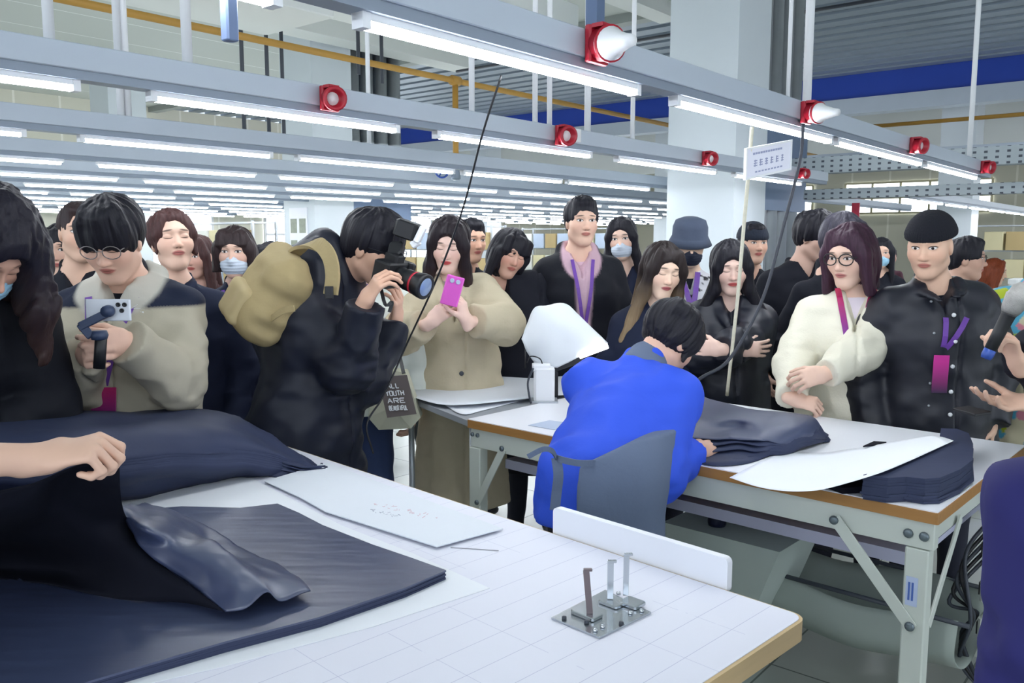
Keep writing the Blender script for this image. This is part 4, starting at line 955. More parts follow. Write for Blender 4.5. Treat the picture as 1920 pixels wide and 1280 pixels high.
class HeadCombo:
    """head with carved eye sockets and eyeballs set back in, as one blended field"""
    def __init__(s, p, sub, eyes, c, r, k): s.p, s.s_, s.e, s.c, s.r, s.k = p, sub, eyes, c, r, k
    def box(s): return s.c - s.r, s.c + s.r
    def ev(s, P):
        far = np.sqrt(((P - s.c) ** 2).sum(1)); d = far - s.r * .45; near = far < s.r * 1.15
        if near.any():
            Q = P[near]; x = sdf_eval(Q, s.p, s.s_)
            for e in s.e: x = smin(x, e.ev(Q), e.k)
            d[near] = x
        return d
def hand_prims(w, d, n, th, curl=.5, s=1., spread=.0, thumb=.5):
    """w wrist, d towards the fingers, n palm normal, th which side the thumb is on"""
    w = np.asarray(w, float); d = _n(d); n = _n(np.asarray(n) - d * np.dot(n, d)); t = np.cross(d, n) * th
    out = [Seg(w - d * .03 * s, w + d * .02 * s, (.027 * s, .019 * s), (.030 * s, .017 * s), t, .02 * s), Seg(w + d * .015 * s, w + d * .075 * s, (.034 * s, .016 * s), (.041 * s, .014 * s), t, .02 * s)]
    L = [(.040, .026, .020), (.045, .029, .021), (.041, .027, .020), (.032, .021, .018)]
    for i in range(4):
        c = curl[i] if hasattr(curl, '__len__') else curl
        off = (.032, .0108, -.0105, -.031)[i] * s; p = w + d * (.086, .090, .086, .078)[i] * s + t * off; a = .25 * c; dirr = d + t * (.12 - .08 * i) * (1 + spread * 4)
        dirr = _n(dirr); rad = (.0092, .0082, .0074, .0066)
        for q in range(3):
            a += (.9, 1.35, .8)[q] * c; v = dirr * math.cos(a) + n * math.sin(a); e = p + v * L[i][q] * s
            out.append(Seg(p, e, rad[q] * s * (.93 if i == 3 else 1), rad[q + 1] * s * (.93 if i == 3 else 1), None, .0035 if q else .006)); p = e
    p = w + d * .025 * s + t * .026 * s; v = _n(d * .75 + t * .75 * (1 - thumb * .4) + n * .35 * (1 + thumb))
    e = p + v * .042 * s; out.append(Seg(p, e, .0145 * s, .0105 * s, None, .016)); v2 = _n(v + n * .45 * (.4 + thumb) + d * .35 - t * .4 * thumb); e2 = e + v2 * .032 * s; out.append(Seg(e, e2, .0102 * s, .0088 * s, None, .006))
    v3 = _n(v2 + d * .3 - t * .3 * thumb); out.append(Seg(e2, e2 + v3 * .024 * s, .0088 * s, .007 * s, None, .005))
    return out
def ik(a, t, l1, l2, pole):
    d = t - a; L = np.linalg.norm(d); mx = (l1 + l2) * .995
    if L > mx: t = a + d / L * mx; L = mx; d = t - a
    u = d / L; x = (l1 * l1 - l2 * l2 + L * L) / (2 * L); h = math.sqrt(max(l1 * l1 - x * x, 0)); p = np.asarray(pole, float); p = p - u * p.dot(u)
    return a + u * x + _n(p) * h, t
HAIR = {}
def hair_prims(kind, T, R, s, opt):
    E = lambda c, r, k=.02, Rl=None: Ell(T(c), np.array(r) * s, R if Rl is None else R @ Rl, k * s)
    S = lambda a, b, ra, rb, k=.02: Seg(T(a), T(b), np.array(ra) * s * np.ones(2), np.array(rb) * s * np.ones(2), R @ np.array([1., 0, 0]), k * s)
    B = lambda c, h, rd=.01: Box(T(c), np.array(h) * s, R, rd * s)
    L = opt.get('len', .2); v = opt.get('vol', 0.)
    cap = E((0, -.014, .038 + v * .3), (.081 + v, .1 + v, .089 + v)); face = E((0, .115, -.033 + opt.get('fr', 0)), (.062, .075, .088)); a, b = [cap], [face]
    if kind == 'short':
        a += [E((0, .035, .098 + v), (.055, .05, .028), .03), E((0, -.06, -.02), (.062, .045, .05), .03)]
        b += [B((0, .07, -.09), (.2, .09, .075)), B((0, 0, -.17), (.2, .2, .1))]
        if opt.get('fringe'): f = opt['fringe']; a += [S((-.05, .052, .08), (-.045, .068, .075 - f), (.026, .016), (.02, .009), .02), S((-.018, .064, .085), (-.02, .082, .07 - f), (.028, .016), (.02, .009), .02), S((.018, .064, .085), (.016, .082, .073 - f), (.028, .016), (.02, .009), .02), S((.05, .052, .08), (.046, .068, .075 - f), (.026, .016), (.02, .009), .02)]; b[0] = E((0, .125, -.05), (.058, .07, .083 - max(0, f - .03)))
    elif kind == 'bowl':
        a += [E((0, -.03, .0), (.09 + v, .09, .09)), S((-.045, .052, .08), (-.042, .074, .03), (.035, .02), (.03, .012)), S((0, .06, .085), (0, .084, .03), (.035, .02), (.03, .01)), S((.045, .052, .08), (.042, .074, .03), (.035, .02), (.03, .012))]
        b = [E((0, .12, -.055), (.062, .07, .078)), B((0, 0, -.19), (.2, .2, .09))]
    elif kind == 'long':
        for q in (-1, 1):
            a += [S((q * .035, .05, .092), (q * .074, .045, .02), (.028, .02), (.022, .022), .025), S((q * .074, .04, .02), (q * .082, .03, -.09), (.022, .028), (.026, .03)), S((q * .082, .03, -.09), (q * (.085 + opt.get('flare', .01)), .045, -.09 - L), (.028, .032), (.03, .02))]
        a += [S((0, -.06, .0), (0, -.075, -.1 - L * .9), (.085, .05), (.1, .035), .03)]
        b[0] = E((0, .122, -.022 + opt.get('fr', 0)), (.053 + opt.get('fw', 0), .078, .096))
    elif kind == 'bob':
        for q in (-1, 1): a += [S((q * .035, .05, .092), (q * .078, .03, .02), (.03, .02), (.024, .03), .025), S((q * .078, .03, .02), (q * .088, .025, -.06 - L), (.026, .04), (.02, .03))]
        a += [E((0, -.04, -.03), (.1, .085, .11), .03), S((0, -.05, -.02), (0, -.06, -.05 - L), (.085, .055), (.085, .045))]
        b = [E((0, .126, -.03 + opt.get('fr', 0)), (.054, .08, .096)), B((0, 0, -.19 - L), (.25, .25, .12))]
        if opt.get('bangs'): a += [S((-.035, .06, .085), (-.035, .08, .045), (.035, .018), (.03, .009)), S((.035, .06, .085), (.035, .08, .045), (.035, .018), (.03, .009))]; b[0] = E((0, .13, -.062), (.056, .078, .088))
    elif kind == 'tied':
        a += [E((-.055, -.085, .07), (.035, .035, .032), .02), S((-.066, .03, .02), (-.072, .035, -.045), (.012, .016), (.006, .008)), S((.066, .03, .03), (.071, .04, -.05), (.012, .014), (.005, .008)), S((-.03, .05, .095), (-.068, .04, .03), (.02, .016), (.012, .02)), S((.03, .05, .095), (.068, .04, .03), (.02, .016), (.012, .02))]
        b += [B((0, .02, -.13), (.2, .2, .075))]; b[0] = E((0, .122, -.022 + opt.get('fr', 0)), (.058, .076, .098))
    elif kind == 'hood_hair':
        a += [E((0, -.03, -.02), (.1, .1, .13), .03), S((-.05, .055, .085), (-.055, .072, .03), (.03, .02), (.03, .012)), S((.02, .06, .088), (.012, .084, .03), (.04, .02), (.035, .01)), S((.055, .05, .08), (.055, .068, .035), (.03, .02), (.025, .012)), S((-.085, .03, 0), (-.09, .03, -.12), (.03, .04), (.02, .03)), S((.085, .02, 0), (.085, .0, -.08), (.02, .04), (.015, .03))]
        b = [E((.012, .125, -.062), (.058, .07, .082))]
    if opt.get('hang'):
        h = opt['hang']
        for q in (-1, 1):
            p = T((q * .085, .03, .04)); a += [Seg(p, p - np.array([0, 0, h * .5]), .05, .05, None, .04), Seg(p - np.array([0, 0, h * .5]), p + np.array([0, .03, -h]), .05, .02, None, .04)]
    return a, b
def person(label, head, yaw=0, hyaw=None, hp=10, hr=0, pelvis=None, s=None, hs=1., skin=None, hair=None, top=None, shirt=None, legs=None, arms=None, name='person', vox=None, build=1., lean=.04, back_only=False, legpose=None, jaw=None, neckfwd=.0, extra_body=None):
    if jaw is None: jaw = .9 if hair and hair[0] in ('long', 'bob', 'tied') else 1.03
    HC = aty(*head) if not isinstance(head, np.ndarray) else head; Y = HC[1]
    ya = math.radians(yaw); ex = np.array([math.cos(ya), math.sin(ya), 0]); ey = np.array([math.sin(ya), -math.cos(ya), 0]); ez = np.array([0, 0, 1.])
    hy = math.radians(yaw if hyaw is None else hyaw); hx = np.array([math.cos(hy), math.sin(hy), 0]); hf = np.array([math.sin(hy), -math.cos(hy), 0])
    p = math.radians(hp); f2 = hf * math.cos(p) - ez * math.sin(p); u2 = ez * math.cos(p) + hf * math.sin(p); r = math.radians(hr)
    x3 = hx * math.cos(r) - u2 * math.sin(r); u3 = u2 * math.cos(r) + hx * math.sin(r); R = np.stack([x3, f2, u3], 1)
    def T(q): return HC + R @ (np.asarray(q, float) * hs)
    def Tinv(V): return ((V - HC) @ R) / hs
    if s is None: s = (HC[2] + .115) / 1.70
    P = np.array([HC[0], HC[1], 0]) - ey * lean if pelvis is None else np.array([pelvis[0], pelvis[1], 0.]); P[2] = .93 * s if pelvis is None or len(pelvis) < 3 else pelvis[2]
    N = HC - u3 * .118 * hs - f2 * .045 * hs - ez * .055 * s - ey * neckfwd
    u = _n(N - P); fw = _n(ey - u * ey.dot(u)); sd = _n(np.cross(fw, u)) * -1
    if sd.dot(ex) < 0: sd = -sd
    base = np.array([P[0], P[1], 0.]); root = thing(name, label, 'person', base); vx = vox or min(.0072, max(.0034, .00108 * Y))
    b = build; shw = .150 * s * (1 + (b - 1) * .5)
    SH = {q: N - u * .082 * s + sd * q * shw - fw * .01 for q in (-1, 1)}; chest = N - u * .2 * s + fw * .01; waist = P + u * .12 * s
    # arms
    A = {}
    for q in (-1, 1):
        a = (arms or {}).get(q, {}); l1, l2 = .29 * s, .255 * s
        if 'w' in a: W = aty(*a['w']) if not isinstance(a['w'], np.ndarray) else a['w']
        else: W = SH[q] + sd * q * .07 * s - ez * .5 * s + ey * .06
        pole = a.get('pole', (q * .5, -.3, -.6)); pole = ex * pole[0] + ey * pole[1] + ez * pole[2]
        El, W = ik(SH[q], W, l1, l2, pole); hd = a.get('hd'); hd = _n(W - El) if hd is None else _n(np.array(hd, float)); pn = a.get('pn', None); pn = -sd * q if pn is None else np.array(pn, float)
        A[q] = dict(E=El, W=W, hd=hd, pn=pn, curl=a.get('curl', .5), th=a.get('th', None), thumb=a.get('thumb', .5), hide=a.get('hide', False), spread=a.get('spread', 0))
    # the body: head, neck, trunk, arms and hands in one surface
    hp_, hsub, heye = head_prims(T, R, hs, jaw); hc = HeadCombo(hp_, hsub, heye, T((0, 0, -.005)), .165 * hs, .02)
    nb = T((0, -.03, -.055)); add = [hc, Seg(nb, N + fw * .005, (.054 if jaw > 1 else .046) * hs, (.056 if jaw > 1 else .049) * s, None, .03), Seg(N, chest, (.08 * s, .06 * s), (.12 * s, .075 * s), sd, .04), Seg(chest, P, (.12 * s, .075 * s), (.11 * s, .08 * s), sd, .04)]
    for q in (-1, 1):
        a = A[q]; add += [Seg(N - u * .03, SH[q] - u * .015, .04 * s, .04 * s, None, .03), Seg(SH[q] - u * .015, a['E'], .042 * s, .036 * s, None, .02), Seg(a['E'], a['W'], .036 * s, .025 * s, None, .02)]
        if not a['hide']:
            th = a['th']
            if th is None: th = 1 if np.dot(np.cross(a['hd'], a['pn']), ez + ey * .3) > 0 else -1
            add += hand_prims(a['W'], a['hd'], a['pn'], th, a['curl'], 1.0 * s, a['spread'], a['thumb'])
    sm = skin or skin_mat('skin')
    sculpt('body', add, (), vx, m=sm, parent=root, rel=base, head=Tinv)
    # hair
    if hair:
        kd, hm, opt = hair; ha, hb = hair_prims(kd, T, R, hs, opt)
        amp = opt.get('amp', .004)
        def hd_(V):
            q = Tinv(V); ph = np.arctan2(q[:, 0], q[:, 1] + .03); rr_ = np.sqrt(q[:, 0] ** 2 + (q[:, 1] + .03) ** 2)
            k = np.stack([ph * 6.5, rr_ * 9, q[:, 2] * 5], 1)
            return .0055 * vnoise(k + 3) * np.clip(rr_ / .05, 0, 1) + .0025 * vnoise(k * np.array([2.7, 2, 2]) + 9) + .6 * amp * vnoise(q * np.array([75, 75, 9])) + amp * .9 * vnoise(q * np.array([22, 22, 6]) + 5)
        hd_.late = True
        sculpt('hair', ha, hb, vx, hd_, .012, m=hm, parent=root, rel=base, head=Tinv)
    C = dict(root=root, base=base, T=T, R=R, Tinv=Tinv, HC=HC, N=N, P=P, u=u, fw=fw, sd=sd, SH=SH, A=A, chest=chest, waist=waist, s=s, ex=ex, ey=ey, ez=ez, vx=vx, hs=hs, Y=Y)
    def loc_of(V): q = V - base; return np.stack([q @ ex, q @ ey, q[:, 2]], 1)
    if shirt:
        o = .012
        sculpt('shirt', [Seg(N - u * .02, chest, (.085 * s, .065 * s), (.135 * s * b, .095 * s * b), sd, .03), Seg(chest, P, (.135 * s * b, .095 * s * b), (.12 * s * b, .09 * s * b), sd, .03), Seg(N - u * .0, N + u * shirt.get('neck', .02), .064 * s, .061 * s, None, .02)], [Seg(N + u * .02, N + u * .2, .052 * s, .052 * s)] if not shirt.get('high') else (), vx * 1.5, m=shirt['m'], parent=root, rel=base, paint=shirt.get('paint') and (lambda V: shirt['paint'](loc_of(V), C)))
    if top:
        f = top.get('fat', .0); hem = top.get('hem', .8) * s; sr = top.get('sr', .0); puff = top.get('puff', 0.)
        R1 = lambda x, y: (x * s * b + f, y * s * b + f)
        ad = [Seg(N - u * .09 * s, chest, R1(.14, .085), R1(.172, .118), sd, .05), Seg(chest, waist, R1(.172, .118), R1(top.get('wx', .158), .115), sd, .05), Seg(waist, P, R1(top.get('wx', .158), .115), R1(.172, .128), sd, .05)]
        if hem < P[2] - .02: dn = np.array([P[0], P[1], hem - .05]) + (ey * top.get('hemf', 0)); fl = top.get('flare', .02); ad.append(Seg(P, dn, R1(.172, .128), R1(.18 + fl, .14 + fl), sd, .04))
        arm_i = []
        for q in (-1, 1):
            a = A[q]; rs = (.056 + sr) * s; ad += [Seg(N - u * .035 * s, SH[q] - u * .006, .05 * s + f * .7, .052 * s + f * .6 + sr * .4, None, .05), Seg(SH[q] - u * .012, a['E'], rs * 1.04 + f * .5, rs + f * .3, None, .035)]
            we = a['W'] - _n(a['W'] - a['E']) * top.get('cuff', .015); ad += [Cut(Seg(a['E'], we + _n(a['W'] - a['E']) * .03, rs + f * .3, (.040 + sr * .9) * s, None, .03), we, a['W'] - a['E'])]; arm_i += ad[-2:]
        sb = [Seg(N + fw * .01 + u * .0, N + u * .3, .058 * s, .075 * s)]
        if hem < P[2] + .5: sb.append(Half((P[0], P[1], hem), (0, 0, -1), near=np.array([P[0], P[1], hem]), rad=.42)) if top.get('cuthem', True) else None
        vd = top.get('v', .1)
        if vd: sb.append(Seg(N + fw * .12 + u * .03, chest + fw * .16 + u * (.2 - vd) * s - u * .0, (.055 * s, .09), (.006, .07), sd, .01))
        col = top.get('collar')
        if col == 'stand': ad += [Seg(N - u * .03 - fw * .01, N + u * .03 - fw * .01, .086 * s, .078 * s, None, .02)]
        if col in ('shirt', 'lapel'):
            for q in (-1, 1): ad += [Seg(N + u * .035 - fw * .05 + sd * q * .03, N + u * .0 + fw * .045 + sd * q * .06, (.018, .034), (.014, .038), fw, .012), Seg(N + u * .0 + fw * .05 + sd * q * .066, chest + u * (.2 - vd) * s + fw * .132 * s * b + fw * f + sd * q * .03, (.040, .012), (.014, .009), sd, .006)]
        if col == 'fur':
            for q in (-1, 1): ad += [Seg(N + u * .03 - fw * .05 + sd * q * .04, N - u * .02 + fw * .06 + sd * q * .07, .03, .03, None, .012)]
        if col == 'hood':
            ad += [Seg(N + u * .03 - fw * .05 - sd * .07, N + u * .03 - fw * .05 + sd * .07, .042, .042, None, .04), Seg(N - u * .02 - fw * .09, N + u * .04 - fw * .07, .06, .055, None, .04)]
            for q in (-1, 1): ad += [Seg(N + u * .04 - fw * .05 + sd * q * .075, N - u * .045 + fw * .07 + sd * q * .045, .033, .026, None, .03)]
        if top.get('extra'): e1, e2 = top['extra'](C); ad += e1; sb += e2
        wa = top.get('wr', .011)
        El = [A[-1]['E'], A[1]['E']]
        def wd(V):
            q = loc_of(V); n1 = vnoise(q * np.array([7, 7, 5]) + 3.3) * wa; n2 = vnoise(q * np.array([16, 16, 22]) + 11) * wa * .45
            d = n1 + n2 + (np.abs(vnoise(q * np.array([11, 11, 6]) + 21)) - .3) * wa * .9
            for e in El:
                rr_ = np.sqrt(((V - e) ** 2).sum(1)); d += np.where(rr_ < .2, (1 - rr_ / .2), 0) * wa * .7 * vnoise(q * np.array([14, 14, 48]) + 2)
            if top.get('seam', True): d += .011 * np.exp(-((q[:, 0] - .018) / .006) ** 2) * (q[:, 1] > ((C['P'] - base) @ ey) + .02)
            if puff: d += puff * np.abs(np.sin(q[:, 2] * math.pi / .085 + n1 * 60)) - puff
            return d
        o = sculpt(top.get('name', 'coat'), ad, sb, vx * top.get('vf', 2.1), wd, .03, m=top['m'], parent=root, rel=base, paint=top.get('paint') and (lambda V: top['paint'](loc_of(V), C)))
        if top.get('plabel'): o['label'] = top['plabel']
        C['coat'] = ([g for g in ad if g not in arm_i], [g for g in sb if not isinstance(g, Half)])
    if legs is not False:
        lg = legs or {}; m = lg.get('m') or mat('trousers_dark', '1d2030', .8); ad = []; sh = []; rr0 = lg.get('r', 0.)
        for q in (-1, 1):
            lp = (legpose or {}).get(q, (q * .1, .0)); hip = P + sd * q * .08 * s - ez * .02; an = base + ex * lp[0] * s + ey * lp[1] * s + ez * .09; kn = (hip + an) / 2 + ey * .03
            ad += [Seg(hip, kn, .085 * s + rr0, .06 * s + rr0, None, .04), Seg(kn, an - ez * .03, .06 * s + rr0, .05 * s + rr0, None, .03)]
            sh.append((an, Seg(an - ez * .045 - ey * .03, an - ez * .055 + ey * .13, (.042, .045), (.036, .03), ex, .02)))
        sculpt('trousers', ad, (), max(vx * 2.6, .013), lambda V: vnoise(V * np.array([9, 9, 12])) * .008, .01, m=m, parent=root, rel=base)
        for an, g in sh: sculpt('shoe', [g, Seg(an, an + ez * .06, .04, .042, None, .03)], [Half((0, 0, .0), (0, 0, -1))], max(vx * 2, .010), m=lg.get('shoe') or mat('shoe_dark', '15161b', .5), parent=root, rel=base)
    return C
def coat_hit(C, x, z, back=False, off=.004, world=True):
    """the point on the clothes in front of body-local (x across, z height)"""
    ad, sb = C['coat']; s0 = C['base'] + C['ex'] * x + C['ez'] * z; d = C['ey'] * (-1 if back else 1)
    ys = np.linspace(.55, -.35, 150); P = s0 + ys[:, None] * d + ((C['P'] - C['base']) @ C['ey']) * 0; v = sdf_eval(P, ad, sb); i = np.argmax(v < 0)
    return P[max(i - 1, 0)] + d * off if (v < 0).any() else s0 + d * .12
def ribbon(name, pts, w, m, parent, rel, side, th=.0015):
    mb = MB(); side = _n(side)
    for i in range(len(pts) - 1):
        pass
    vs = []; fs = []; n = len(pts)
    for i, p in enumerate(pts):
        t = _n(np.array(pts[min(i + 1, n - 1)]) - np.array(pts[max(i - 1, 0)])); sd = _n(side - t * np.dot(side, t)); nn = np.cross(t, sd)
        for a, b in ((-1, -1), (1, -1), (1, 1), (-1, 1)): vs.append(p + sd * a * w / 2 + nn * b * th / 2)
    for i in range(n - 1):
        for k in range(4): fs.append((i * 4 + k, i * 4 + (k + 1) % 4, i * 4 + 4 + (k + 1) % 4, i * 4 + 4 + k))
    fs += [(3, 2, 1, 0), tuple(range(4 * n - 4, 4 * n))]
    return mb.raw(vs, fs).build(name, m, parent, rel=rel)
def lanyard_mat(name, c1, c2, zlo, zhi):
    m = bpy.data.materials.new(name); t = NT(m); sp = t.add('ShaderNodeSeparateXYZ'); t.link(t.coord(), sp.inputs[0])
    g = t.math('DIVIDE', t.math('SUBTRACT', sp.outputs[2], zlo), zhi - zlo, clamp=True); t.link(t.mix(g, lin(c1), lin(c2)), t.b.inputs['Base Color']); t.b.inputs['Roughness'].default_value = .45; return m
def lanyard(C, xs, zt, zb, m, badge=None, w=.018, label='purple lanyard with badge', xo=0.):
    """two ribbons from the neck that meet over the chest, and a badge"""
    t = thing('lanyard', label, 'lanyard', C['base']); rel = C['base']
    for q in (-1, 1):
        pts = [coat_hit(C, xo * k + q * xs * (1 - k), zt + (zb - zt) * k, off=.006) for k in np.linspace(0, 1, 9)]
        ribbon('ribbon', pts, w, m, t, rel, C['ex'])
    if badge:
        bm, bw, bh = badge; c = (coat_hit(C, xo, zb - .01, off=.014) + coat_hit(C, xo, zb - bh, off=.014)) / 2
        v = _n(coat_hit(C, xo, zb - .01) - coat_hit(C, xo, zb - bh)); MB().obox(c, (C['ex'], _n(np.cross(C['ex'], v)), v), (bw / 2, .002, bh / 2), .0015).build('badge', bm, t, rel=rel)
    return t
def glasses(C, m, r=.022, style='round', thick=.0016):
    T = C['T']; g = MB(); rel = C['base']
    for q in (-1, 1):
        pts = []
        for k in range(16):
            a = 2 * math.pi * k / 16; rx, rz = (r * 1.1, r * .9) if style == 'round' else (r * 1.2, r * .75); pts.append(T((q * .033 + rx * math.cos(a), .102 - abs(q * .033 + rx * math.cos(a)) * .12, .012 + rz * math.sin(a))))
        g.tube(pts, thick, 6, closed=True); g.tube([T((q * .057, .096, .018)), T((q * .078, .03, .014)), T((q * .08, -.01, .008))], thick, 6)
    g.tube([T((-.01, .103, .018)), T((0, .106, .02)), T((.01, .103, .018))], .0016, 6)
    o = g.build('glasses', m, None, C['base'], rel=rel); return o
def face_mask(C, m, sc=1.):
    T, R, hs = C['T'], C['R'], C['hs']; 
    ad = [Ell(T((0, .036, -.052)), np.array((.066, .0655, .06)) * hs * sc, R), Seg(T((0, .088, -.012)), T((0, .098, -.03)), .012, .016, None, .02)]
    sb = [Half(T((0, .0, -.05)), -R[:, 1] + 0 * R[:, 2])]
    o = sculpt('face_mask', ad, [Half(T((0, .03, 0)), -R[:, 1]), Half(T((0, .0, -.004)), R[:, 2]) , Half(T((0, 0, -.118)), -R[:, 2])], max(.003, C['vx'] * .8), lambda V: .0012 * np.sin(C['Tinv'](V)[:, 2] * 420), .004, m=m, parent=C['root'], rel=C['base'])
    g = MB()
    for q in (-1, 1): g = MB(); g.tube([T((q * .05, .06, -.02)), T((q * .068, .03, -.005)), T((q * .08, -.012, .012))], .0012, 5); g.build('ear_loop', m, o)
    for c in o.children: c.location = (0, 0, 0); c.data.transform(Matrix.Translation(-Vector(C['base'])))
    return o
# ------------------------------------------------------------------ the cast
H_BLK = hair_mat('hair_black', '14131b'); H_DBR = hair_mat('hair_dark_brown', '2a1f20'); H_RED = hair_mat('hair_auburn', '3c2423'); H_PLUM = hair_mat('hair_plum', '35202e')
H_OMB = hair_mat('hair_ombre', '2a2020', 'a08868', -.22, -.03); H_BRT = hair_mat('hair_brown_tips', '241b22', '5a4034', -.3, -.08)
M_cblk = mat('coat_black', '171923', .8, nscale=6, namt=.12, bump=.15, bscale=60, spec=.25)
M_cnvy = mat('coat_navy', '1b2238', .8, nscale=6, namt=.12, bump=.2, bscale=60, spec=.25)
M_puff = mat('puffer_black', '181c2a', .5, nscale=6, namt=.1, spec=.35)
M_beige = mat('wool_beige', 'c2b79d', .9, nscale=14, namt=.06, bump=.3, bscale=90, spec=.2)
M_crm = mat('jacket_cream', 'e6e2cf', .85, nscale=8, namt=.03, bump=.4, bscale=120, spec=.2)
M_leath = mat('leather_black', '171a26', .5, nscale=6, namt=.1, bump=.15, bscale=30)
M_blue = mat('work_blue', '2f53d0', .7, nscale=5, namt=.05, bump=.15, bscale=70, spec=.3)
M_wpuf = mat('puffer_white', 'd9dfd8', .6, nscale=5, namt=.03)
M_jean = mat('jeans', '35456e', .8, nscale=8, namt=.1); M_vcol = mat('painted_cloth', 'ffffff', .75, nscale=8, namt=.06, vcol=True, spec=.25, bump=.15, bscale=60)
M_mask = mat('mask_blue_white', 'cdd8e6', .8, nscale=8, namt=.03); M_maskb = mat('mask_black', '1b2236', .8); M_maskl = mat('mask_light_blue', '9fcbe4', .8)
M_lany = mat('lanyard_purple', '6a3f9c', .5, nscale=6, namt=.15); M_badge = None
def grad_badge(name, c1, c2, z0, z1): return lanyard_mat(name, c1, c2, z0, z1)
SK = lambda i, **k: skin_mat('skin_%s' % i, **k)
L = np.array
def strap_pts(pix): return [aty(*p) for p in pix]

# 1 man with gimbal
nv, bg = L(lin('1c2338')), L(lin('b5ae9b')); hd_ = L(lin('c2bfb4'))
def pt_gimbal(q, C):
    yk = (q[:, 2] > 1.385 * C['s'] + .01 * np.sin(q[:, 0] * 9)) ; neck = np.sqrt(q[:, 0] ** 2 * .55 + (q[:, 2] - 1.44 * C['s']) ** 2 + 0 * q[:, 1]) < .1
    w = np.clip((q[:, 2] - 1.372 * C['s']) / .008, 0, 1)[:, None]; c = bg * (1 - w) + nv * w; k = np.clip((.105 - np.sqrt(q[:, 0] ** 2 * .55 + (q[:, 2] - 1.44 * C['s']) ** 2)) / .012, 0, 1)[:, None]; c = c * (1 - k) + hd_ * k
    return c
C = person('man in beige jacket with navy yoke and glasses filming with a phone gimbal', (212, 452, 2.75), yaw=2, hp=27, hs=1.06, build=1.18, jaw=1.1, lean=.05,
           skin=SK('gimbal', tone='dba98c', eye='down', lip='b0645c'), hair=('short', H_BLK, dict(fringe=.055, vol=.012, amp=.005)),
           top=dict(m=M_vcol, fat=.03, hem=.7, collar='hood', paint=pt_gimbal, sr=.02, v=.07, wr=.016, name='jacket', cuff=.0, flare=.0), shirt=dict(m=M_cblk, high=1, neck=.05),
           arms={-1: dict(w=(160, 664, 2.46), pole=(-.35, -.35, -1), hd=(.5, -.85, .1), pn=(.85, .5, 0), curl=.8, thumb=.9, spread=.06), 1: dict(w=(238, 642, 2.46), pole=(.35, -.35, -1), hd=(-.5, -.85, .1), pn=(-.85, .5, 0), curl=.75, thumb=.9, spread=.06)})
tag(glasses(C, mat('glasses_wire', '8a8484', .3, .6), .023), 'thin round wire glasses on the man with the gimbal', 'glasses')
lanyard(C, .075, 1.42, 1.15, M_lany, (grad_badge('badge_magenta', '5a2a78', 'c4246a', 1.03, 1.15), .078, .115), .022, 'purple lanyard with magenta badge on the man with the gimbal')
ribbon('zip', [coat_hit(C, -.03, z, off=.002) for z in np.linspace(1.02, .86, 6)], .012, M_black, C['root'], C['base'], C['ex'], .004)
cc = C['base']; hc_ = np.array(coat_hit(C, .075, 1.385, off=.006)); lg = MB(); lg.bar(hc_, hc_ + C['ex'] * .02 + L([0, 0, .0]), .006, .001).bar(hc_ + L([.0, 0, .004]), hc_ + C['ex'] * .012 + L([0, 0, .012]), .004, .001)
for k in range(6): lg.obox(hc_ + C['ex'] * (-.012 + k * .008) - L([0, 0, .013]), np.eye(3), (.0026, .001, .0032))
lg.build('chest_logo', M_wht_pl, C['root'], rel=C['base'])
pc = aty(203, 581, 2.33); ph = thing('smartphone', 'pale smartphone with three lenses clamped in a gimbal', 'phone', pc)
MB().obox(pc, np.eye(3), (.0625, .004, .03), .006).build('phone_body', mat('phone_white', 'd9dde4', .3), ph, rel=pc)
for a, b in ((222, 571), (234, 571), (229, 582)): MB().lathe(aty(a, b, 2.327), [(.0062, 0), (.0062, .004), (.004, .004), (.003, .003)], (0, -1, 0), 14).build('camera_lens', M_black, ph, rel=pc)
gb = thing('gimbal', 'dark phone gimbal gripped in both hands of the man', 'gimbal', aty(187, 640, 2.34)); rel = aty(187, 640, 2.34)
Mg = mat('gimbal_grey', '33405c', .45)
MB().tube([aty(190, 625, 2.33), aty(186, 690, 2.33)], .016, 14).build('handle', M_black, gb, rel=rel)
MB().bar(aty(205, 585, 2.31), aty(150, 612, 2.31), .018, .022, bev=.004).bar(aty(150, 606, 2.31), aty(172, 632, 2.32), .018, .022, bev=.004).lathe(aty(186, 628, 2.33), [(.02, -.012), (.024, 0), (.02, .012)], (0, 0, 1)).lathe(aty(203, 583, 2.315), [(.015, -.01), (.017, 0), (.015, .015)], (0, -1, 0)).build('gimbal_arm', Mg, gb, rel=rel)

# 2 woman in navy coat with tied auburn hair
C = person('woman with tied-up auburn hair in a navy coat beside the gimbal man', (324, 455, 3.35), yaw=8, hyaw=32, hp=-9, hr=-3, hs=.98, jaw=.86, skin=SK('auburn', tone='e6b79c', eye='down', lip='b5605e', blush=.2), hair=('tied', H_RED, dict(vol=.008, amp=.007, fr=.018)),
           top=dict(m=M_cnvy, fat=.02, hem=.5, collar='lapel', v=.12, sr=.012, wr=.012), shirt=dict(m=mat('shirt_white', 'd8dce6', .8)))
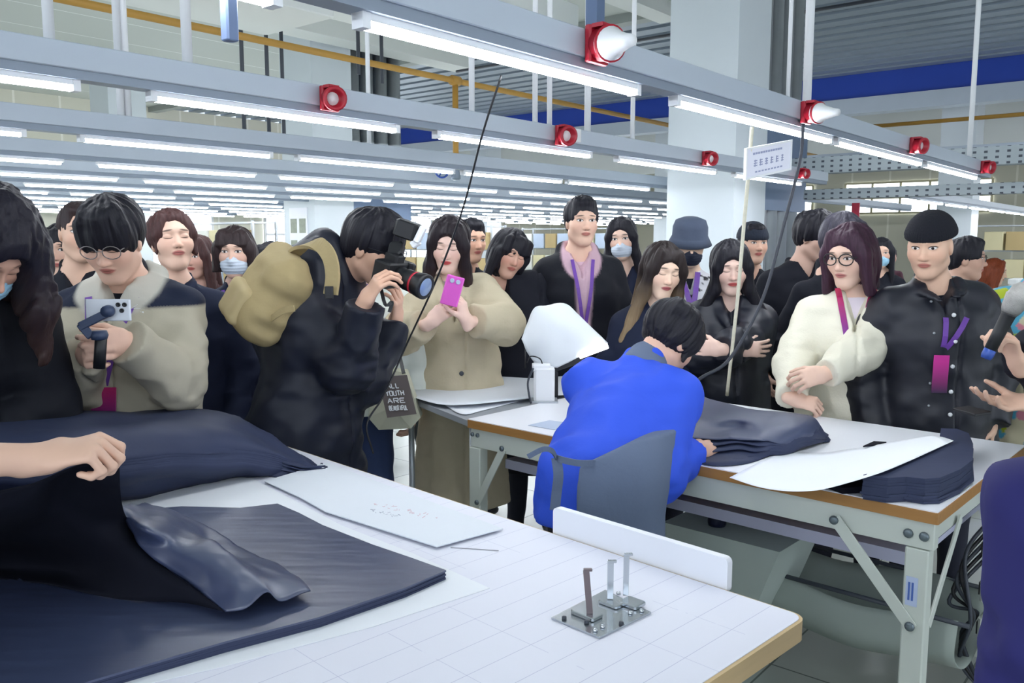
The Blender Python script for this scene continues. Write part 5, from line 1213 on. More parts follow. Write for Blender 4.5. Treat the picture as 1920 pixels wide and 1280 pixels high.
# 3 masked woman
chk = mat('checked_cloth', 'ffffff', .8, vcol=True)
def pt_check(q, C): a = (np.floor(q[:, 0] / .022) + np.floor(q[:, 2] / .022)) % 2 > .5; return np.where(a[:, None], L(lin('d8d8dc')), L(lin('181c30')))
C = person('woman in white face mask and navy coat beside the khaki backpack', (442, 474, 4.15), yaw=4, hp=4, hs=1.0, skin=SK('mask1', tone='deb096', eye='open'), hair=('bob', H_DBR, dict(len=.02, bangs=1, vol=.004)),
           top=dict(m=M_cnvy, fat=.02, hem=.45, collar='stand', v=.12), shirt=dict(m=M_vcol, paint=pt_check, high=1), arms={-1: dict(w=(398, 612, 3.85), pole=(-1, .2, -.6), hd=(1, -.1, 0), pn=(0, 1, 0), curl=.6)})
face_mask(C, M_mask)
t = thing('pocket_camera', 'small dark pocket camera with silver edge in the masked woman\'s hand', 'camera', aty(432, 618, 3.8)); rel = aty(432, 618, 3.8)
MB().obox(rel, np.eye(3), (.04, .012, .025), .005).build('camera_body', M_maskb, t, rel=rel); MB().lathe(rel + L([.005, -.012, 0]), [(.02, 0), (.02, .012), (.014, .012)], (0, -1, 0)).build('camera_lens', M_steel, t, rel=rel)
lanyard(C, .06, 1.36, 1.05, M_lany, (mat('badge_magenta_plain', 'a02468', .5), .075, .05), .016, 'purple lanyard with magenta badge on the masked woman')
mb = MB(); P = [coat_hit(C, -.11, z, off=.01) for z in (.95, .85, .75)]
o = sculpt('checked_scarf', [Seg(coat_hit(C, -.1, 1.0), coat_hit(C, -.08, .62), (.045, .02), (.035, .015), C['ex'], .01)], (), .007, m=M_vcol, paint=lambda V: pt_check(V - C['base'], C), loc=None, rel=P[2]); o.location = P[2]; tag(o, 'black and white checked scarf hanging down the masked woman\'s navy coat', 'scarf')
# partly hidden heads at the left
C = person('person half hidden behind the gimbal man, dark hair and bare forehead', (150, 437, 3.6), yaw=10, hyaw=35, hp=5, skin=SK('hid1', tone='d9a887'), hair=('short', H_DBR, dict(fr=.03)), top=dict(m=M_cblk, fat=.01, hem=.7, collar='stand'), lean=0)
C = person('small woman with dark red hair seen between navy coat and mask', (371, 482, 4.9), yaw=0, hyaw=-10, hp=6, skin=SK('hid2', tone='e0a48c', lip='b04a48'), hair=('long', H_RED, dict(len=.12)), top=dict(m=mat('coat_rust', '4a2a2c', .8), fat=.01, hem=.7, collar='shirt'))
C = person('dark-haired person peeking over the top of the khaki backpack', (508, 492, 5.2), yaw=-10, hp=10, skin=SK('hid3', tone='e2b49c'), hair=('bob', H_BLK, dict(bangs=1)), top=dict(m=M_cnvy, hem=.7, collar='stand'))
C = person('person in dark hood at the far left behind the woman bending forward', (118, 470, 3.9), yaw=5, hp=5, skin=SK('hid4'), hair=('bowl', H_BLK, {}), top=dict(m=M_cblk, fat=.02, hem=.7, collar='hood'))

# 4 photographer with backpack
HCx = (700, 466, 3.1); PV3 = aty(572, 811, 3.1)
C = person('photographer in long black padded coat leaning to look through his camera', HCx, yaw=66, hyaw=70, hp=22, hr=0, pelvis=(PV3[0], PV3[1], .9), s=.99, hs=1.08, neckfwd=.08, build=1.15,
           skin=SK('photog', tone='cf9874', eye='down', lip='a85a50', blush=.35), hair=('short', H_BLK, dict(fringe=.03, vol=.008, amp=.005)),
           top=dict(m=M_puff, fat=.04, hem=.3, collar='hood', sr=.02, flare=.03, v=0, wr=.018, extra=lambda C: ([Ell(aty(592, 520, 3.15), (.17, .15, .14), k=.08), Ell(aty(560, 600, 3.15), (.17, .16, .2), k=.08), Ell(aty(615, 462, 3.14), (.075, .08, .07), k=.04)], [])), shirt=dict(m=M_cblk),
           arms={-1: dict(w=(684, 566, 2.84), pole=(.1, -.1, -1), hd=(.55, -.05, .8), pn=(.75, .55, -.3), curl=.55, thumb=.5), 1: dict(w=(742, 600, 3.2), pole=(-.2, -1, -.5), hd=(.15, -.3, .8), pn=(-.3, -.2, .9), curl=.5)})
g = glasses(C, mat('glasses_dark', '20222a', .3, .4), .022); tag(g, 'dark-rimmed glasses on the photographer', 'glasses')
bc = aty(505, 556, 2.98); Rb = np.stack([_n(L([.9, .3, .25])), _n(np.cross(L([.3, -.2, 1.]), L([.9, .3, .25]))), L([0, 0, 1.])], 1)
up = _n(aty(540, 480, 3.05) - aty(470, 600, 3.05)); ac = _n(L([.8, .45, 0]) - up * up.dot(L([.8, .45, 0]))); th = np.cross(up, ac)
Rb = np.stack([ac, th, up], 1)
bp_ = thing('backpack', 'khaki canvas backpack on the back of the photographer', 'backpack', bc); M_kh = mat('khaki_canvas', 'a8966c', .85, nscale=10, namt=.1, bump=.35, bscale=50)
sculpt('bag_body', [Box(bc, (.085, .14, .15), Rb, .07), Ell(bc - up * .05 - ac * .045, (.065, .12, .1), Rb, .03), Seg(bc + up * .12 - th * .08, bc + up * .12 + th * .08, .06, .06, None, .04)], (), .0055, lambda V: vnoise((V - bc) @ Rb * L([8, 8, 26])) * .011, .012, m=M_kh, parent=bp_, rel=bc)
sculpt('front_pocket', [Box(bc - up * .06 - ac * .09, (.03, .09, .07), Rb, .025)], (), .006, lambda V: vnoise(V * 20) * .004, m=mat('khaki_flap', 'b8a67c', .85, nscale=10, namt=.08), parent=bp_, rel=bc)
sp = [aty(548, 478, 3.0), aty(572, 460, 2.93), aty(598, 458, 2.86), aty(617, 480, 2.82), aty(624, 515, 2.80), aty(620, 552, 2.79)]
ribbon('shoulder_strap', curve(sp, 6), .05, M_kh, bp_, bc, (.9, -.3, .3), .012)
ribbon('lower_strap', curve([aty(480, 622, 2.95), aty(505, 600, 2.86), aty(530, 583, 2.82), aty(552, 578, 2.80)], 5), .02, M_kh, bp_, bc, (0, 0, 1), .004)
MB().obox(aty(617, 548, 2.77), np.eye(3), (.014, .006, .02), .003).build('strap_buckle', M_black, bp_, rel=bc)
kc = aty(734, 512, 2.95); ax = _n(L([.8, -.5, -.28])); sy = _n(np.cross(L([0, 0, 1.]), ax)); uz = np.cross(ax, sy)
cm = thing('camera', 'black camera with long lens and tilted flash held to the photographer\'s eye', 'camera', kc)
MB().obox(kc, (sy, ax, uz), (.07, .035, .045), .012).obox(kc + uz * .05, (sy, ax, uz), (.025, .03, .02), .008).obox(kc + sy * .055 + ax * .02, (sy, ax, uz), (.018, .03, .045), .01).build('camera_body', M_black, cm, rel=kc)
MB().lathe(kc + ax * .03, [(.034, 0), (.036, .02), (.033, .03), (.037, .04), (.037, .07), (.034, .075), (.040, .085), (.044, .11), (.044, .125), (.038, .125)], ax, 24).build('lens_barrel', M_black, cm, rel=kc)
MB().lathe(kc + ax * .15, [(.038, 0), (.03, .006), (.0, .009)], ax, 24).build('front_glass', mat('lens_glass', '8fa4c8', .08, .3), cm, rel=kc)
MB().lathe(kc + ax * .103, [(.0385, 0), (.0395, .004), (.0385, .008)], ax, 24).build('red_ring', M_red, cm, rel=kc)
fc = aty(762, 440, 2.97)
MB().bar(kc + uz * .06, fc - L([.03, 0, .03]), .05, .035, bev=.008).build('flash_stem', M_black, cm, rel=kc)
fd = _n(L([.7, -.2, -.3])); MB().bar(aty(745, 424, 2.97), aty(785, 438, 2.95), .07, .06, bev=.01).build('flash_head', M_black, cm, rel=kc)
MB().bar(aty(783, 437, 2.95), aty(793, 442, 2.95), .075, .06, bev=.006).bar(aty(775, 450, 2.95), aty(783, 462, 2.95), .05, .03, bev=.005).build('flash_diffuser', M_wht_pl, cm, rel=kc)
ribbon('neck_strap', curve([kc - sy * .07, aty(722, 570, 2.85), aty(735, 566, 2.85), aty(730, 585, 2.85)], 5), .012, M_black, cm, kc, (1, 0, 0))

# 5 white padded jacket and jeans behind him, tote bag on the arm
C = person('person in white padded jacket and blue jeans hidden behind the photographer', (690, 466, 3.95), yaw=12, hp=8, skin=SK('wpuf'), hair=('long', H_DBR, {}), pelvis=(aty(668, 811, 3.95)[0], 3.95, .88), s=.97, top=dict(m=M_wpuf, fat=.035, hem=.83, collar='stand', sr=.03, puff=.006, name='padded_jacket'), shirt=dict(m=M_lany), legs=dict(m=M_jean, r=.02))
tc = aty(738, 745, 3.75); tt = thing('tote_bag', 'cream tote bag printed ALL YOUTH ARE BEAUTIFUL beside the photographer', 'bag', tc)
M_tote = mat('tote_cream', 'c9c9b4', .85, nscale=10, namt=.05, bump=.2); M_tpr = mat('tote_print', '6d6462', .8)
tx = _n(aty(780, 745, 3.7) - aty(700, 745, 3.8)); tilt = L([0, 0, 1.]) ; ty = np.cross(tx, tilt)
TB = [aty(712, 690, 3.78), aty(762, 696, 3.72), aty(790, 780, 3.72), aty(772, 800, 3.72), aty(712, 803, 3.78), aty(692, 780, 3.8)]
bb = MB(); n_ = len(TB); f_, b_ = [p - L([0, .03, 0]) for p in TB], [p + L([0, .06, 0]) for p in TB]; cf = sum(f_) / n_ - L([0, .025, 0]); cb = sum(b_) / n_ + L([0, .03, 0])
bb.raw(f_ + b_ + [cf, cb], [(i, (i + 1) % n_, 2 * n_) for i in range(n_)] + [((i + 1) % n_ + n_, i + n_, 2 * n_ + 1) for i in range(n_)] + [(i + n_, (i + 1) % n_ + n_, (i + 1) % n_, i) for i in range(n_)], False)
bb.build('bag_body', M_tote, tt, rel=tc)
pq = [aty(708, 706, 3.66), aty(763, 703, 3.63), aty(781, 776, 3.63), aty(726, 783, 3.66)]
MB().raw([p for p in pq] + [p + L([0, .004, 0]) for p in pq], [(3, 2, 1, 0), (4, 5, 6, 7), (0, 1, 5, 4), (1, 2, 6, 5), (2, 3, 7, 6), (3, 0, 4, 7)]).build('print_panel', M_tpr, tt, rel=tc)
GLY = {'A': [(0, 0, .5, 1), (.5, 1, 1, 0), (.2, .4, .8, .4)], 'L': [(0, 1, 0, 0), (0, 0, .8, 0)], 'Y': [(0, 1, .5, .5), (1, 1, .5, .5), (.5, .5, .5, 0)], 'O': [(0, 0, 1, 0), (1, 0, 1, 1), (1, 1, 0, 1), (0, 1, 0, 0)], 'U': [(0, 1, 0, 0), (0, 0, 1, 0), (1, 0, 1, 1)], 'T': [(0, 1, 1, 1), (.5, 1, .5, 0)], 'H': [(0, 0, 0, 1), (1, 0, 1, 1), (0, .5, 1, .5)], 'R': [(0, 0, 0, 1), (0, 1, 1, 1), (1, 1, 1, .5), (1, .5, 0, .5), (.4, .5, 1, 0)], 'E': [(0, 0, 0, 1), (0, 1, 1, 1), (0, .5, .8, .5), (0, 0, 1, 0)], 'B': [(0, 0, 0, 1), (0, 1, .8, 1), (.8, 1, .8, .5), (0, .5, 1, .5), (1, .5, 1, 0), (1, 0, 0, 0)], 'I': [(.5, 0, .5, 1)], 'F': [(0, 0, 0, 1), (0, 1, 1, 1), (0, .5, .8, .5)], 'S': [(1, 1, 0, 1), (0, 1, 0, .5), (0, .5, 1, .5), (1, .5, 1, 0), (1, 0, 0, 0)], 'b': []}
def letters(txt, o, ex, ez, h, w, gap, th, name, m, parent, rel, off):
    g = MB(); x = 0
    for c in txt:
        for a, b, c2, d in GLY.get(c, []): g.bar(o + ex * (x + a * w) + ez * b * h + off, o + ex * (x + c2 * w) + ez * d * h + off, th, .0015, up=off)
        x += w + gap
    return g.build(name, m, parent, rel=rel)
px_ = _n(pq[1] - pq[0]); pz_ = _n(pq[0] - pq[3]); of = L([0, -.004, 0])
for i, w_ in enumerate(['ALL', 'YOUTH', 'ARE', 'BEAUTIFUL']):
    n = len(w_); tw = .086 if i else .06; w = tw / n * .72; g_ = tw / n * .28
    letters(w_, pq[3] + pz_ * (.132 - i * .033) + px_ * (.064 - tw / 2 - .0), px_, pz_, .02, w, g_, .0042, 'lettering', M_wht_pl, tt, tc, of)
ribbon('handle', curve([aty(722, 698, 3.7), aty(722, 665, 3.74), aty(735, 640, 3.78), aty(748, 665, 3.74), aty(757, 700, 3.66)], 6), .016, M_black, tt, tc, (1, 0, 0), .003)
# far walker in cream coat and black boots
C = person('walker in cream coat and black boots far behind the tote bag', (722, 470, 6.0), yaw=-20, hp=0, skin=SK('walk'), hair=('long', H_DBR, {}), top=dict(m=mat('coat_cream', 'd6cfba', .85), fat=.02, hem=.42, collar='lapel'), legs=dict(m=M_black), legpose={-1: (-.02, .1), 1: (.22, -.05)}, pelvis=(aty(738, 700, 6.)[0], 6.0, .9), s=.98)

# 6 woman in beige coat with pink phone
C = person('woman in long beige wool coat photographing with a pink phone', (842, 462, 4.05), yaw=6, hyaw=-4, hp=14, hr=4, hs=1.02, skin=SK('beige', tone='ecc6b4', eye='down', lip='c0303c', blush=.3), hair=('long', H_BRT, dict(len=.30, vol=.014, flare=.05, amp=.007, fr=.004)), build=1.06, pelvis=(aty(862, 700, 4.1)[0], 4.12, .9), s=.97,
           top=dict(m=M_beige, fat=.03, hem=.33, collar='lapel', sr=.035, v=.13, flare=.03, wr=.016, cuff=.06), shirt=dict(m=mat('shirt_grey_pink', 'a89aa0', .8)), legs=dict(m=mat('trousers_navy', '1a2038', .8)),
           arms={-1: dict(w=(808, 604, 3.72), pole=(-.8, -.1, -.7), hd=(.75, -.1, .65), pn=(.5, .6, .0), curl=.6, thumb=.6), 1: dict(w=(874, 602, 3.72), pole=(1, -.1, -.5), hd=(-.25, -.1, 1), pn=(-.8, .4, 0), curl=.55, thumb=.4)})
MB_b = MB().lathe(coat_hit(C, .0, .98, off=.004), [(.011, 0), (.011, .004), (.008, .005)], -C['fw'] * -1, 12); MB_b.build('coat_button', M_dark, C['root'], rel=C['base'])
pc = aty(848, 545, 3.62); ph = thing('smartphone', 'bright pink smartphone held up by the woman in beige', 'phone', pc); uu = _n(L([.28, -.2, .95])); xx = _n(np.cross(uu, L([0, 1, 0])) * -1); xx = _n(L([.95, .1, -.25]) - uu * uu.dot(L([.95, .1, -.25]))); yy = np.cross(uu, xx)
MB().obox(pc, (xx, yy, uu), (.038, .006, .066), .01).build('phone_body', mat('phone_pink', 'f06ad8', .35, nscale=12, namt=.1), ph, rel=pc)
for d in (-.012, .014): MB().lathe(pc - yy * .005 * (1 if yy[1] > 0 else -1) + uu * .045 + xx * d, [(.010, 0), (.010, .004), (.007, .004)], -yy * (1 if yy[1] > 0 else -1), 12).build('camera_lens', mat('lens_pale', 'c8d0e8', .2), ph, rel=pc)
# 7 head behind her, bowl-haired person
C = person('dark-haired man standing directly behind the woman in beige', (882, 452, 4.9), yaw=20, hyaw=35, hp=6, skin=SK('bb', tone='c98e68'), hair=('short', H_BLK, {}), top=dict(m=M_cblk, fat=.01, hem=.6, collar='stand'))
C = person('person with heavy black fringe tilting the head beside the beige coat', (955, 476, 4.4), yaw=8, hyaw=22, hp=16, hr=16, hs=1.0, pelvis=(aty(1000, 700, 4.5)[0], 4.5, .9), s=.97, build=1.1, skin=SK('tilt', tone='c88d70', eye='down', lip='a85850', blush=.5), hair=('hood_hair', H_BLK, dict(vol=.006)), top=dict(m=M_cblk, fat=.03, hem=.4, collar='stand', v=.08, sr=.02))
# 8 tall young man, pink hoodie
pk = L(lin('c9a9b6')); bk = L(lin('151720'))
def pt_pink(q, C):
    s = C['s']; nk = (np.sqrt((q[:, 0]) ** 2 * .9 + ((q[:, 2] - 1.47 * s) * .8) ** 2) < .105) | ((np.abs(q[:, 0]) < .045 + (q[:, 2] - 1.25) * .05) & (q[:, 1] > .02) & (q[:, 2] > .95))
    a_ = (.105 - np.sqrt((q[:, 0]) ** 2 * .9 + ((q[:, 2] - 1.47 * s) * .8) ** 2)) / .012; b_ = np.minimum(.045 + (q[:, 2] - 1.25) * .05 - np.abs(q[:, 0]), q[:, 1] - .02) / .012; b_ = np.where(q[:, 2] > .95, b_, -1)
    w = np.clip(np.maximum(a_, b_), 0, 1)[:, None]; return pk * w + bk * (1 - w)
C = person('tall young man in black coat over a pink hoodie', (1090, 417, 4.5), yaw=4, hyaw=12, hp=3, hs=1.03, s=1.03, skin=SK('tall', tone='e2b394', eye='open', lip='b56a62'), hair=('short', H_BLK, dict(vol=.004, amp=.006)), build=1.08,
           top=dict(m=M_vcol, fat=.03, hem=.5, collar='hood', paint=pt_pink, sr=.015, v=.05, name='hooded_coat'), shirt=dict(m=mat('shirt_pink', 'd8b6c4', .8)))
lanyard(C, .055, 1.50, 1.12, M_lany, (grad_badge('badge_purple_red', 'c0305a', '5a30a8', 1.03, 1.12), .075, .1), .018, 'purple lanyard with red badge on the tall young man')
C = person('woman with long black hair and pale blue face mask behind the tall man', (1166, 449, 5.1), yaw=-4, hyaw=-14, hp=6, hr=-4, skin=SK('mask2', tone='e6bfa6', eye='open'), hair=('long', H_BLK, dict(len=.25, vol=.008, flare=.04)), top=dict(m=M_cnvy, fat=.02, hem=.5, collar='lapel', v=.16)); face_mask(C, M_mask)
# 9 ombre hair
C = person('woman with ombre blonde-tipped hair looking down at the worker', (1241, 510, 4.0), yaw=6, hyaw=12, hp=12, hr=6, hs=1.03, skin=SK('ombre', tone='ecc8aa', eye='down', lip='a84450'), hair=('long', H_OMB, dict(len=.24, vol=.010, flare=.05)), top=dict(m=M_cnvy, fat=.03, hem=.5, collar='stand', v=.1), s=.93)
o = sculpt('printed_scarf', [Seg(coat_hit(C, .02, 1.24), coat_hit(C, .13, 1.22), .03, .035, None, .02), Seg(coat_hit(C, .13, 1.22), coat_hit(C, .12, 1.1), .03, .02, None, .02)], (), .006, lambda V: vnoise(V * 25) * .008, paint=lambda V: np.where((vnoise(V * 28) > .15)[:, None], L(lin('b04434')), np.where((vnoise(V * 22 + 5) > 0)[:, None], L(lin('2a4a48')), L(lin('c8a080')))), m=M_vcol, parent=C['root'], rel=C['base'])
# 10 bucket hat
def pt_white(q, C): n = vnoise(q * 42); return np.where((n > .42)[:, None], L(lin('2a2a30')), L(lin('cfd0d6')))
C = person('person in grey bucket hat and black mask with a white patterned jacket', (1293, 460, 4.85), yaw=0, hyaw=-4, hp=14, skin=SK('bucket', tone='e2c19f', eye='down'), hair=('short', H_BLK, {}), top=dict(m=M_vcol, paint=pt_white, fat=.02, hem=.6, collar='stand', v=.13, name='jacket'), shirt=dict(m=M_cblk)); face_mask(C, M_maskb, 1.04)
T, R = C['T'], C['R']; bh = thing('bucket_hat', 'grey bucket hat pulled low over the black-masked face', 'hat', T((0, 0, .05)))
MB().lathe(T((0, -.01, .055)), [(.125, -.05), (.105, -.01), (.1, 0), (.098, .05), (.085, .085), (.05, .1), (.0, .103)], R[:, 2], 28).build('crown_and_brim', mat('hat_grey', '4a5468', .85, nscale=12, namt=.1, bump=.2), bh, rel=T((0, 0, .05)))
lanyard(C, .05, 1.42, 1.2, M_lany, None, .03, 'purple lanyard on the person in the bucket hat')
# 11 woman with crossed arms
C = person('woman in black jacket with wavy dark hair and crossed arms by the rope', (1370, 505, 4.12), yaw=-4, hyaw=-6, hp=10, hr=-2, hs=1.0, skin=SK('cross', tone='eac3b2', eye='down', lip='bf3e44'), hair=('long', H_BLK, dict(len=.12, vol=.014, flare=.06)), build=1.1, s=.93,
           top=dict(m=mat('jacket_black_nylon', '161a28', .5, nscale=6, namt=.1), fat=.03, hem=.5, collar='shirt', v=.11, sr=.025, wr=.016), arms={-1: dict(w=(1392, 655, 3.85), pole=(-1, -.1, -.7), hd=(1, .1, 0), pn=(0, 1, 0), curl=.3), 1: dict(w=(1350, 655, 3.78), pole=(1, -.1, -.7), hd=(-1, .1, .1), pn=(0, 1, 0), curl=.5)})
C = person('boy in dark knitted beanie in front of the steel ducts', (1412, 458, 5.2), yaw=0, hyaw=8, hp=2, skin=SK('boy', tone='cf9c7c', eye='open'), hair=('short', H_BLK, {}), top=dict(m=M_cblk, fat=.02, hem=.5, collar='stand'))
def beanie(C, m, label, low=.03, r=1.):
    T, R = C['T'], C['R']; o = sculpt('knit_cap', [Ell(T((0, -.014, .05)), L((.09, .108, .09)) * C['hs'] * r, R), Ell(T((0, -.012, low + .014)), L((.091, .109, .05)) * C['hs'] * r, R, .01)], [Half(T((0, 0, low)), -R[:, 2] + R[:, 1] * -.06)], C['vx'], lambda V: .0012 * np.sin(np.arctan2(C['Tinv'](V)[:, 0], C['Tinv'](V)[:, 1]) * 60), .004, m=m, rel=T((0, 0, .05)))
    o.location = T((0, 0, .05)); tag(o, label, 'hat'); return o
beanie(C, mat('knit_dark', '1c2433', .9, nscale=30, bump=.3), 'dark knitted beanie on the boy by the ducts')
# 12 men behind the cream jacket
C = person('man in black coat with curly hair standing behind the cream jacket', (1528, 445, 4.8), yaw=10, hyaw=40, hp=14, hs=1.05, skin=SK('curl', tone='c99c84'), hair=('short', H_BLK, dict(vol=.014, amp=.012)), top=dict(m=M_cblk, fat=.035, hem=.5, collar='fur', sr=.02), build=1.1)
C = person('person with dark greying hair directly behind the plum-haired woman', (1580, 450, 4.35), yaw=5, hyaw=20, hp=10, hs=1.05, skin=SK('grey'), hair=('bowl', hair_mat('hair_greying', '32303a'), dict(vol=.008)), top=dict(m=M_cblk, hem=.6, collar='stand'))
C = person('small masked woman in dark coat further back beyond the plum hair', (1652, 474, 7.0), yaw=-20, hp=8, skin=SK('far1'), hair=('bob', H_BLK, {}), top=dict(m=M_cblk, hem=.5, collar='stand')); face_mask(C, M_maskl)
C = person('distant worker in dark red top at the sewing benches', (1669, 482, 11.5), yaw=-10, hp=10, skin=SK('far2', tone='c08468'), hair=('short', H_DBR, {}), top=dict(m=mat('top_maroon', '4a2030', .8), hem=.6, collar='stand'))
# 13 cream jacket
C = person('woman with plum bob and round black glasses in a cream jacket', (1594, 482, 3.6), yaw=-22, hyaw=-48, hp=12, hs=1.06, build=1.16, s=.99, skin=SK('plum', tone='e3b9a0', eye='open', lip='b56a68'), hair=('bob', H_PLUM, dict(len=.075, vol=.008, fr=.008)), pelvis=(aty(1604, 700, 3.62)[0], 3.66, .9),
           top=dict(m=M_crm, fat=.025, hem=.62, collar='stand' if False else None, v=.1, sr=.02, wr=.013, name='jacket'), shirt=dict(m=mat('shirt_pale_pink', 'e6dbe6', .8), high=1, neck=.03),
           arms={1: dict(w=(1518, 722, 3.26), pole=(.3, .2, -1), hd=(-1, -.15, -.2), pn=(0, .6, -.4), curl=.6), -1: dict(w=(1488, 748, 3.36), pole=(-.5, .6, -1), hd=(.9, -.2, -.2), pn=(0, .5, -.6), curl=.7)})
tag(glasses(C, M_black, .025, thick=.0026), 'round black glasses on the woman in the cream jacket', 'glasses')
lanyard(C, .07, 1.40, 1.1, lanyard_mat('lanyard_red_purple', '4a2f9c', 'c02a52', 1.15, 1.4), None, .024, 'red to purple lanyard over the cream jacket')
# 14 man in black cap
C = person('man in black skull cap and black leather varsity jacket', (1744, 462, 3.42), yaw=-8, hyaw=-40, hp=13, hs=1.03, build=1.12, s=1.0, jaw=1.06, skin=SK('cap', tone='e0b08c', eye='open', lip='b86a62'), pelvis=(aty(1765, 700, 3.45)[0], 3.48, .92),
           top=dict(m=M_leath, fat=.03, hem=.7, collar='shirt', v=.04, sr=.03, wr=.014, name='varsity_jacket'), shirt=dict(m=M_cblk, high=1, neck=.04))
beanie(C, mat('knit_black', '10121c', .95, nscale=40, bump=.4), 'black skull cap on the man in leather', .038, 1.0)
for i, z in enumerate((1.405, 1.31, 1.21, 1.11, 1.01, .92)):
    MB().lathe(coat_hit(C, -.01, z, off=.003), [(.0085, 0), (.0085, .003), (.005, .005)], C['fw'], 12).build('snap_button', M_wht_pl, C['root'], rel=C['base'])
for i, z in enumerate((1.36, 1.24, 1.14, 1.04, .95)):
    MB().lathe(coat_hit(C, -.085, z, off=.003), [(.005, 0), (.005, .003), (.003, .004)], C['fw'], 10).build('snap_stud', M_steel, C['root'], rel=C['base'])
lanyard(C, .04, 1.3, 1.16, M_lany, (grad_badge('badge_pink_violet', '2a2c48', 'd0389a', 1.0, 1.13), .058, .15), .02, 'violet lanyard with pink badge on the man in leather', -.055)
# 15 glasses man etc. far right
C = person('man with thick black glasses in profile behind the leather jacket', (1812, 487, 5.0), yaw=30, hyaw=62, hp=2, skin=SK('prof', tone='c08c70', eye='open'), hair=('short', H_BLK, dict(vol=.006)), top=dict(m=mat('coat_steel_grey', '3c4254', .7), hem=.6, collar='stand'))
tag(glasses(C, M_black, .026, 'sq'), 'thick black glasses on the man in profile', 'glasses')
C = person('worker with copper hair in bright blue top at the far right', (1864, 510, 7.8), yaw=40, hyaw=60, hp=10, s=.93, skin=SK('far3', tone='e2b890'), hair=('bob', hair_mat('hair_copper', '6a3018'), {}), top=dict(m=M_blue, hem=.6, collar='stand'))
def pt_multi(q, C):
    n = vnoise(q * 16) ; k = vnoise(q * 11 + 9); c = np.where((n > .2)[:, None], L(lin('b8c83a')), np.where((n < -.25)[:, None], L(lin('d88a9c')), L(lin('5ab0d0')))); return np.where((k > .35)[:, None], L(lin('d8d0b0')), c)
C = person('person at the right edge in a colourful patterned top behind the microphone', (1975, 480, 3.6), yaw=-30, hp=5, skin=SK('multi'), hair=('short', H_DBR, {}), top=dict(m=M_vcol, paint=pt_multi, fat=.06, hem=.7, collar='hood', sr=.04, name='patterned_top'), build=1.15)
# 16 speaker with microphone and open palm
C = person('speaker in black jacket at the right edge holding a microphone', L([1.95, 2.72, 1.64]), yaw=-70, hp=6, s=1.0, skin=SK('spk', tone='c89878'), hair=('short', H_BLK, {}), top=dict(m=M_cblk, fat=.02, hem=.7, collar='stand', sr=.02, wr=.014, cuff=.02), vox=.0034,
           arms={-1: dict(w=(1893, 692, 2.55), pole=(.3, .4, -1), hd=(-.35, -.1, .9), pn=(-.75, .1, -.4), curl=.85, thumb=.7), 1: dict(w=(1872, 786, 2.62), pole=(.5, -.2, -1), hd=(-1, .0, -.05), pn=(.05, -.35, .9), curl=[.22, .3, .35, .4], thumb=.15)})
mcn = aty(1872, 630, 2.5); ma = _n(aty(1892, 588, 2.48) - aty(1848, 672, 2.5)); mt = thing('microphone', 'black wireless microphone with grey ringed head and blue end', 'microphone', mcn)
m0 = aty(1848, 672, 2.5)
MB().lathe(m0, [(.014, 0), (.017, .01), (.017, .03)], ma, 18).build('end_cap', M_bluev, mt, rel=mcn)
MB().lathe(m0 + ma * .03, [(.017, 0), (.018, .05), (.02, .11), (.022, .115)], ma, 18).build('handle', M_black, mt, rel=mcn)
MB().lathe(m0 + ma * .145, [(.022, 0), (.027, .01), (.03, .02), (.032, .04), (.034, .055), (.030, .06), (.027, .08), (.012, .095), (.0, .097)], ma, 20).build('grille', mat('grille_grey', '9a9894', .4, .5, nscale=80, namt=.2, bump=.5), mt, rel=mcn)
solid('phone', MB().obox(aty(1822, 770, 2.62), (_n(L([1, .2, .1])), _n(L([-.2, 1, 0])), L([0, 0, 1.])), (.03, .05, .004), .003), M_black, 'dark phone lying on the open palm at the right', 'phone', aty(1822, 770, 2.62)) 
# 17 someone in indigo very close at the right edge
C = person('person in indigo coat standing very near at the lower right edge', L([.85, 1.14, 1.53]), yaw=180, hp=5, s=.95, pelvis=(.985, 1.14, .88), skin=SK('near'), hair=('short', H_BLK, {}), top=dict(m=mat('coat_indigo', '2b2a63', .8, nscale=6, namt=.08, spec=.25), fat=.03, hem=.3, collar='stand', sr=.03, flare=0., wr=.022, vf=1.8), vox=.0045, build=1.1,
           arms={1: dict(w=L([.67, 1.16, .76]), pole=(0, -1, -.2), curl=.5)})

# 18 woman bending at the far left
varn = L(lin('15171f')); wht = L(lin('c9ccd8'))
def pt_var(q, C):
    s1 = (np.abs(q[:, 2] - .99) < .007) | (np.abs(q[:, 2] - 1.01) < .006); return np.where(s1[:, None], wht, varn)
C = person('woman with long brown hair and mask bending forward at the left edge', L([-1.345, 2.18, 1.575]), yaw=40, hyaw=62, hp=46, hs=1.1, build=.9, pelvis=(-1.62, 2.52, .93), s=1.02, skin=SK('left', tone='d0916e', eye='down'), hair=('long', hair_mat('hair_brown_soft', '1d1a28', '4a342e', -.15, .05), dict(len=.1, vol=.028, flare=.04, amp=.009, hang=.30)),
           top=dict(m=M_vcol, paint=pt_var, fat=.02, hem=.75, collar='stand', sr=.02, name='varsity_jacket'), arms={1: dict(w=L([-1.46, 2.2, 1.02]), pole=(.2, 0, -1)), -1: dict(w=L([-1.7, 2.3, .98]), pole=(-1, 0, -.6))})
face_mask(C, M_maskl)
letters('SFLOSL', coat_hit(C, -.02, 1.1, off=.006), C['ex'], L([0, 0, 1.]), .022, .014, .006, .004, 'chest_lettering', M_wht_pl, C['root'], C['base'], -C['ey'] * -.003)

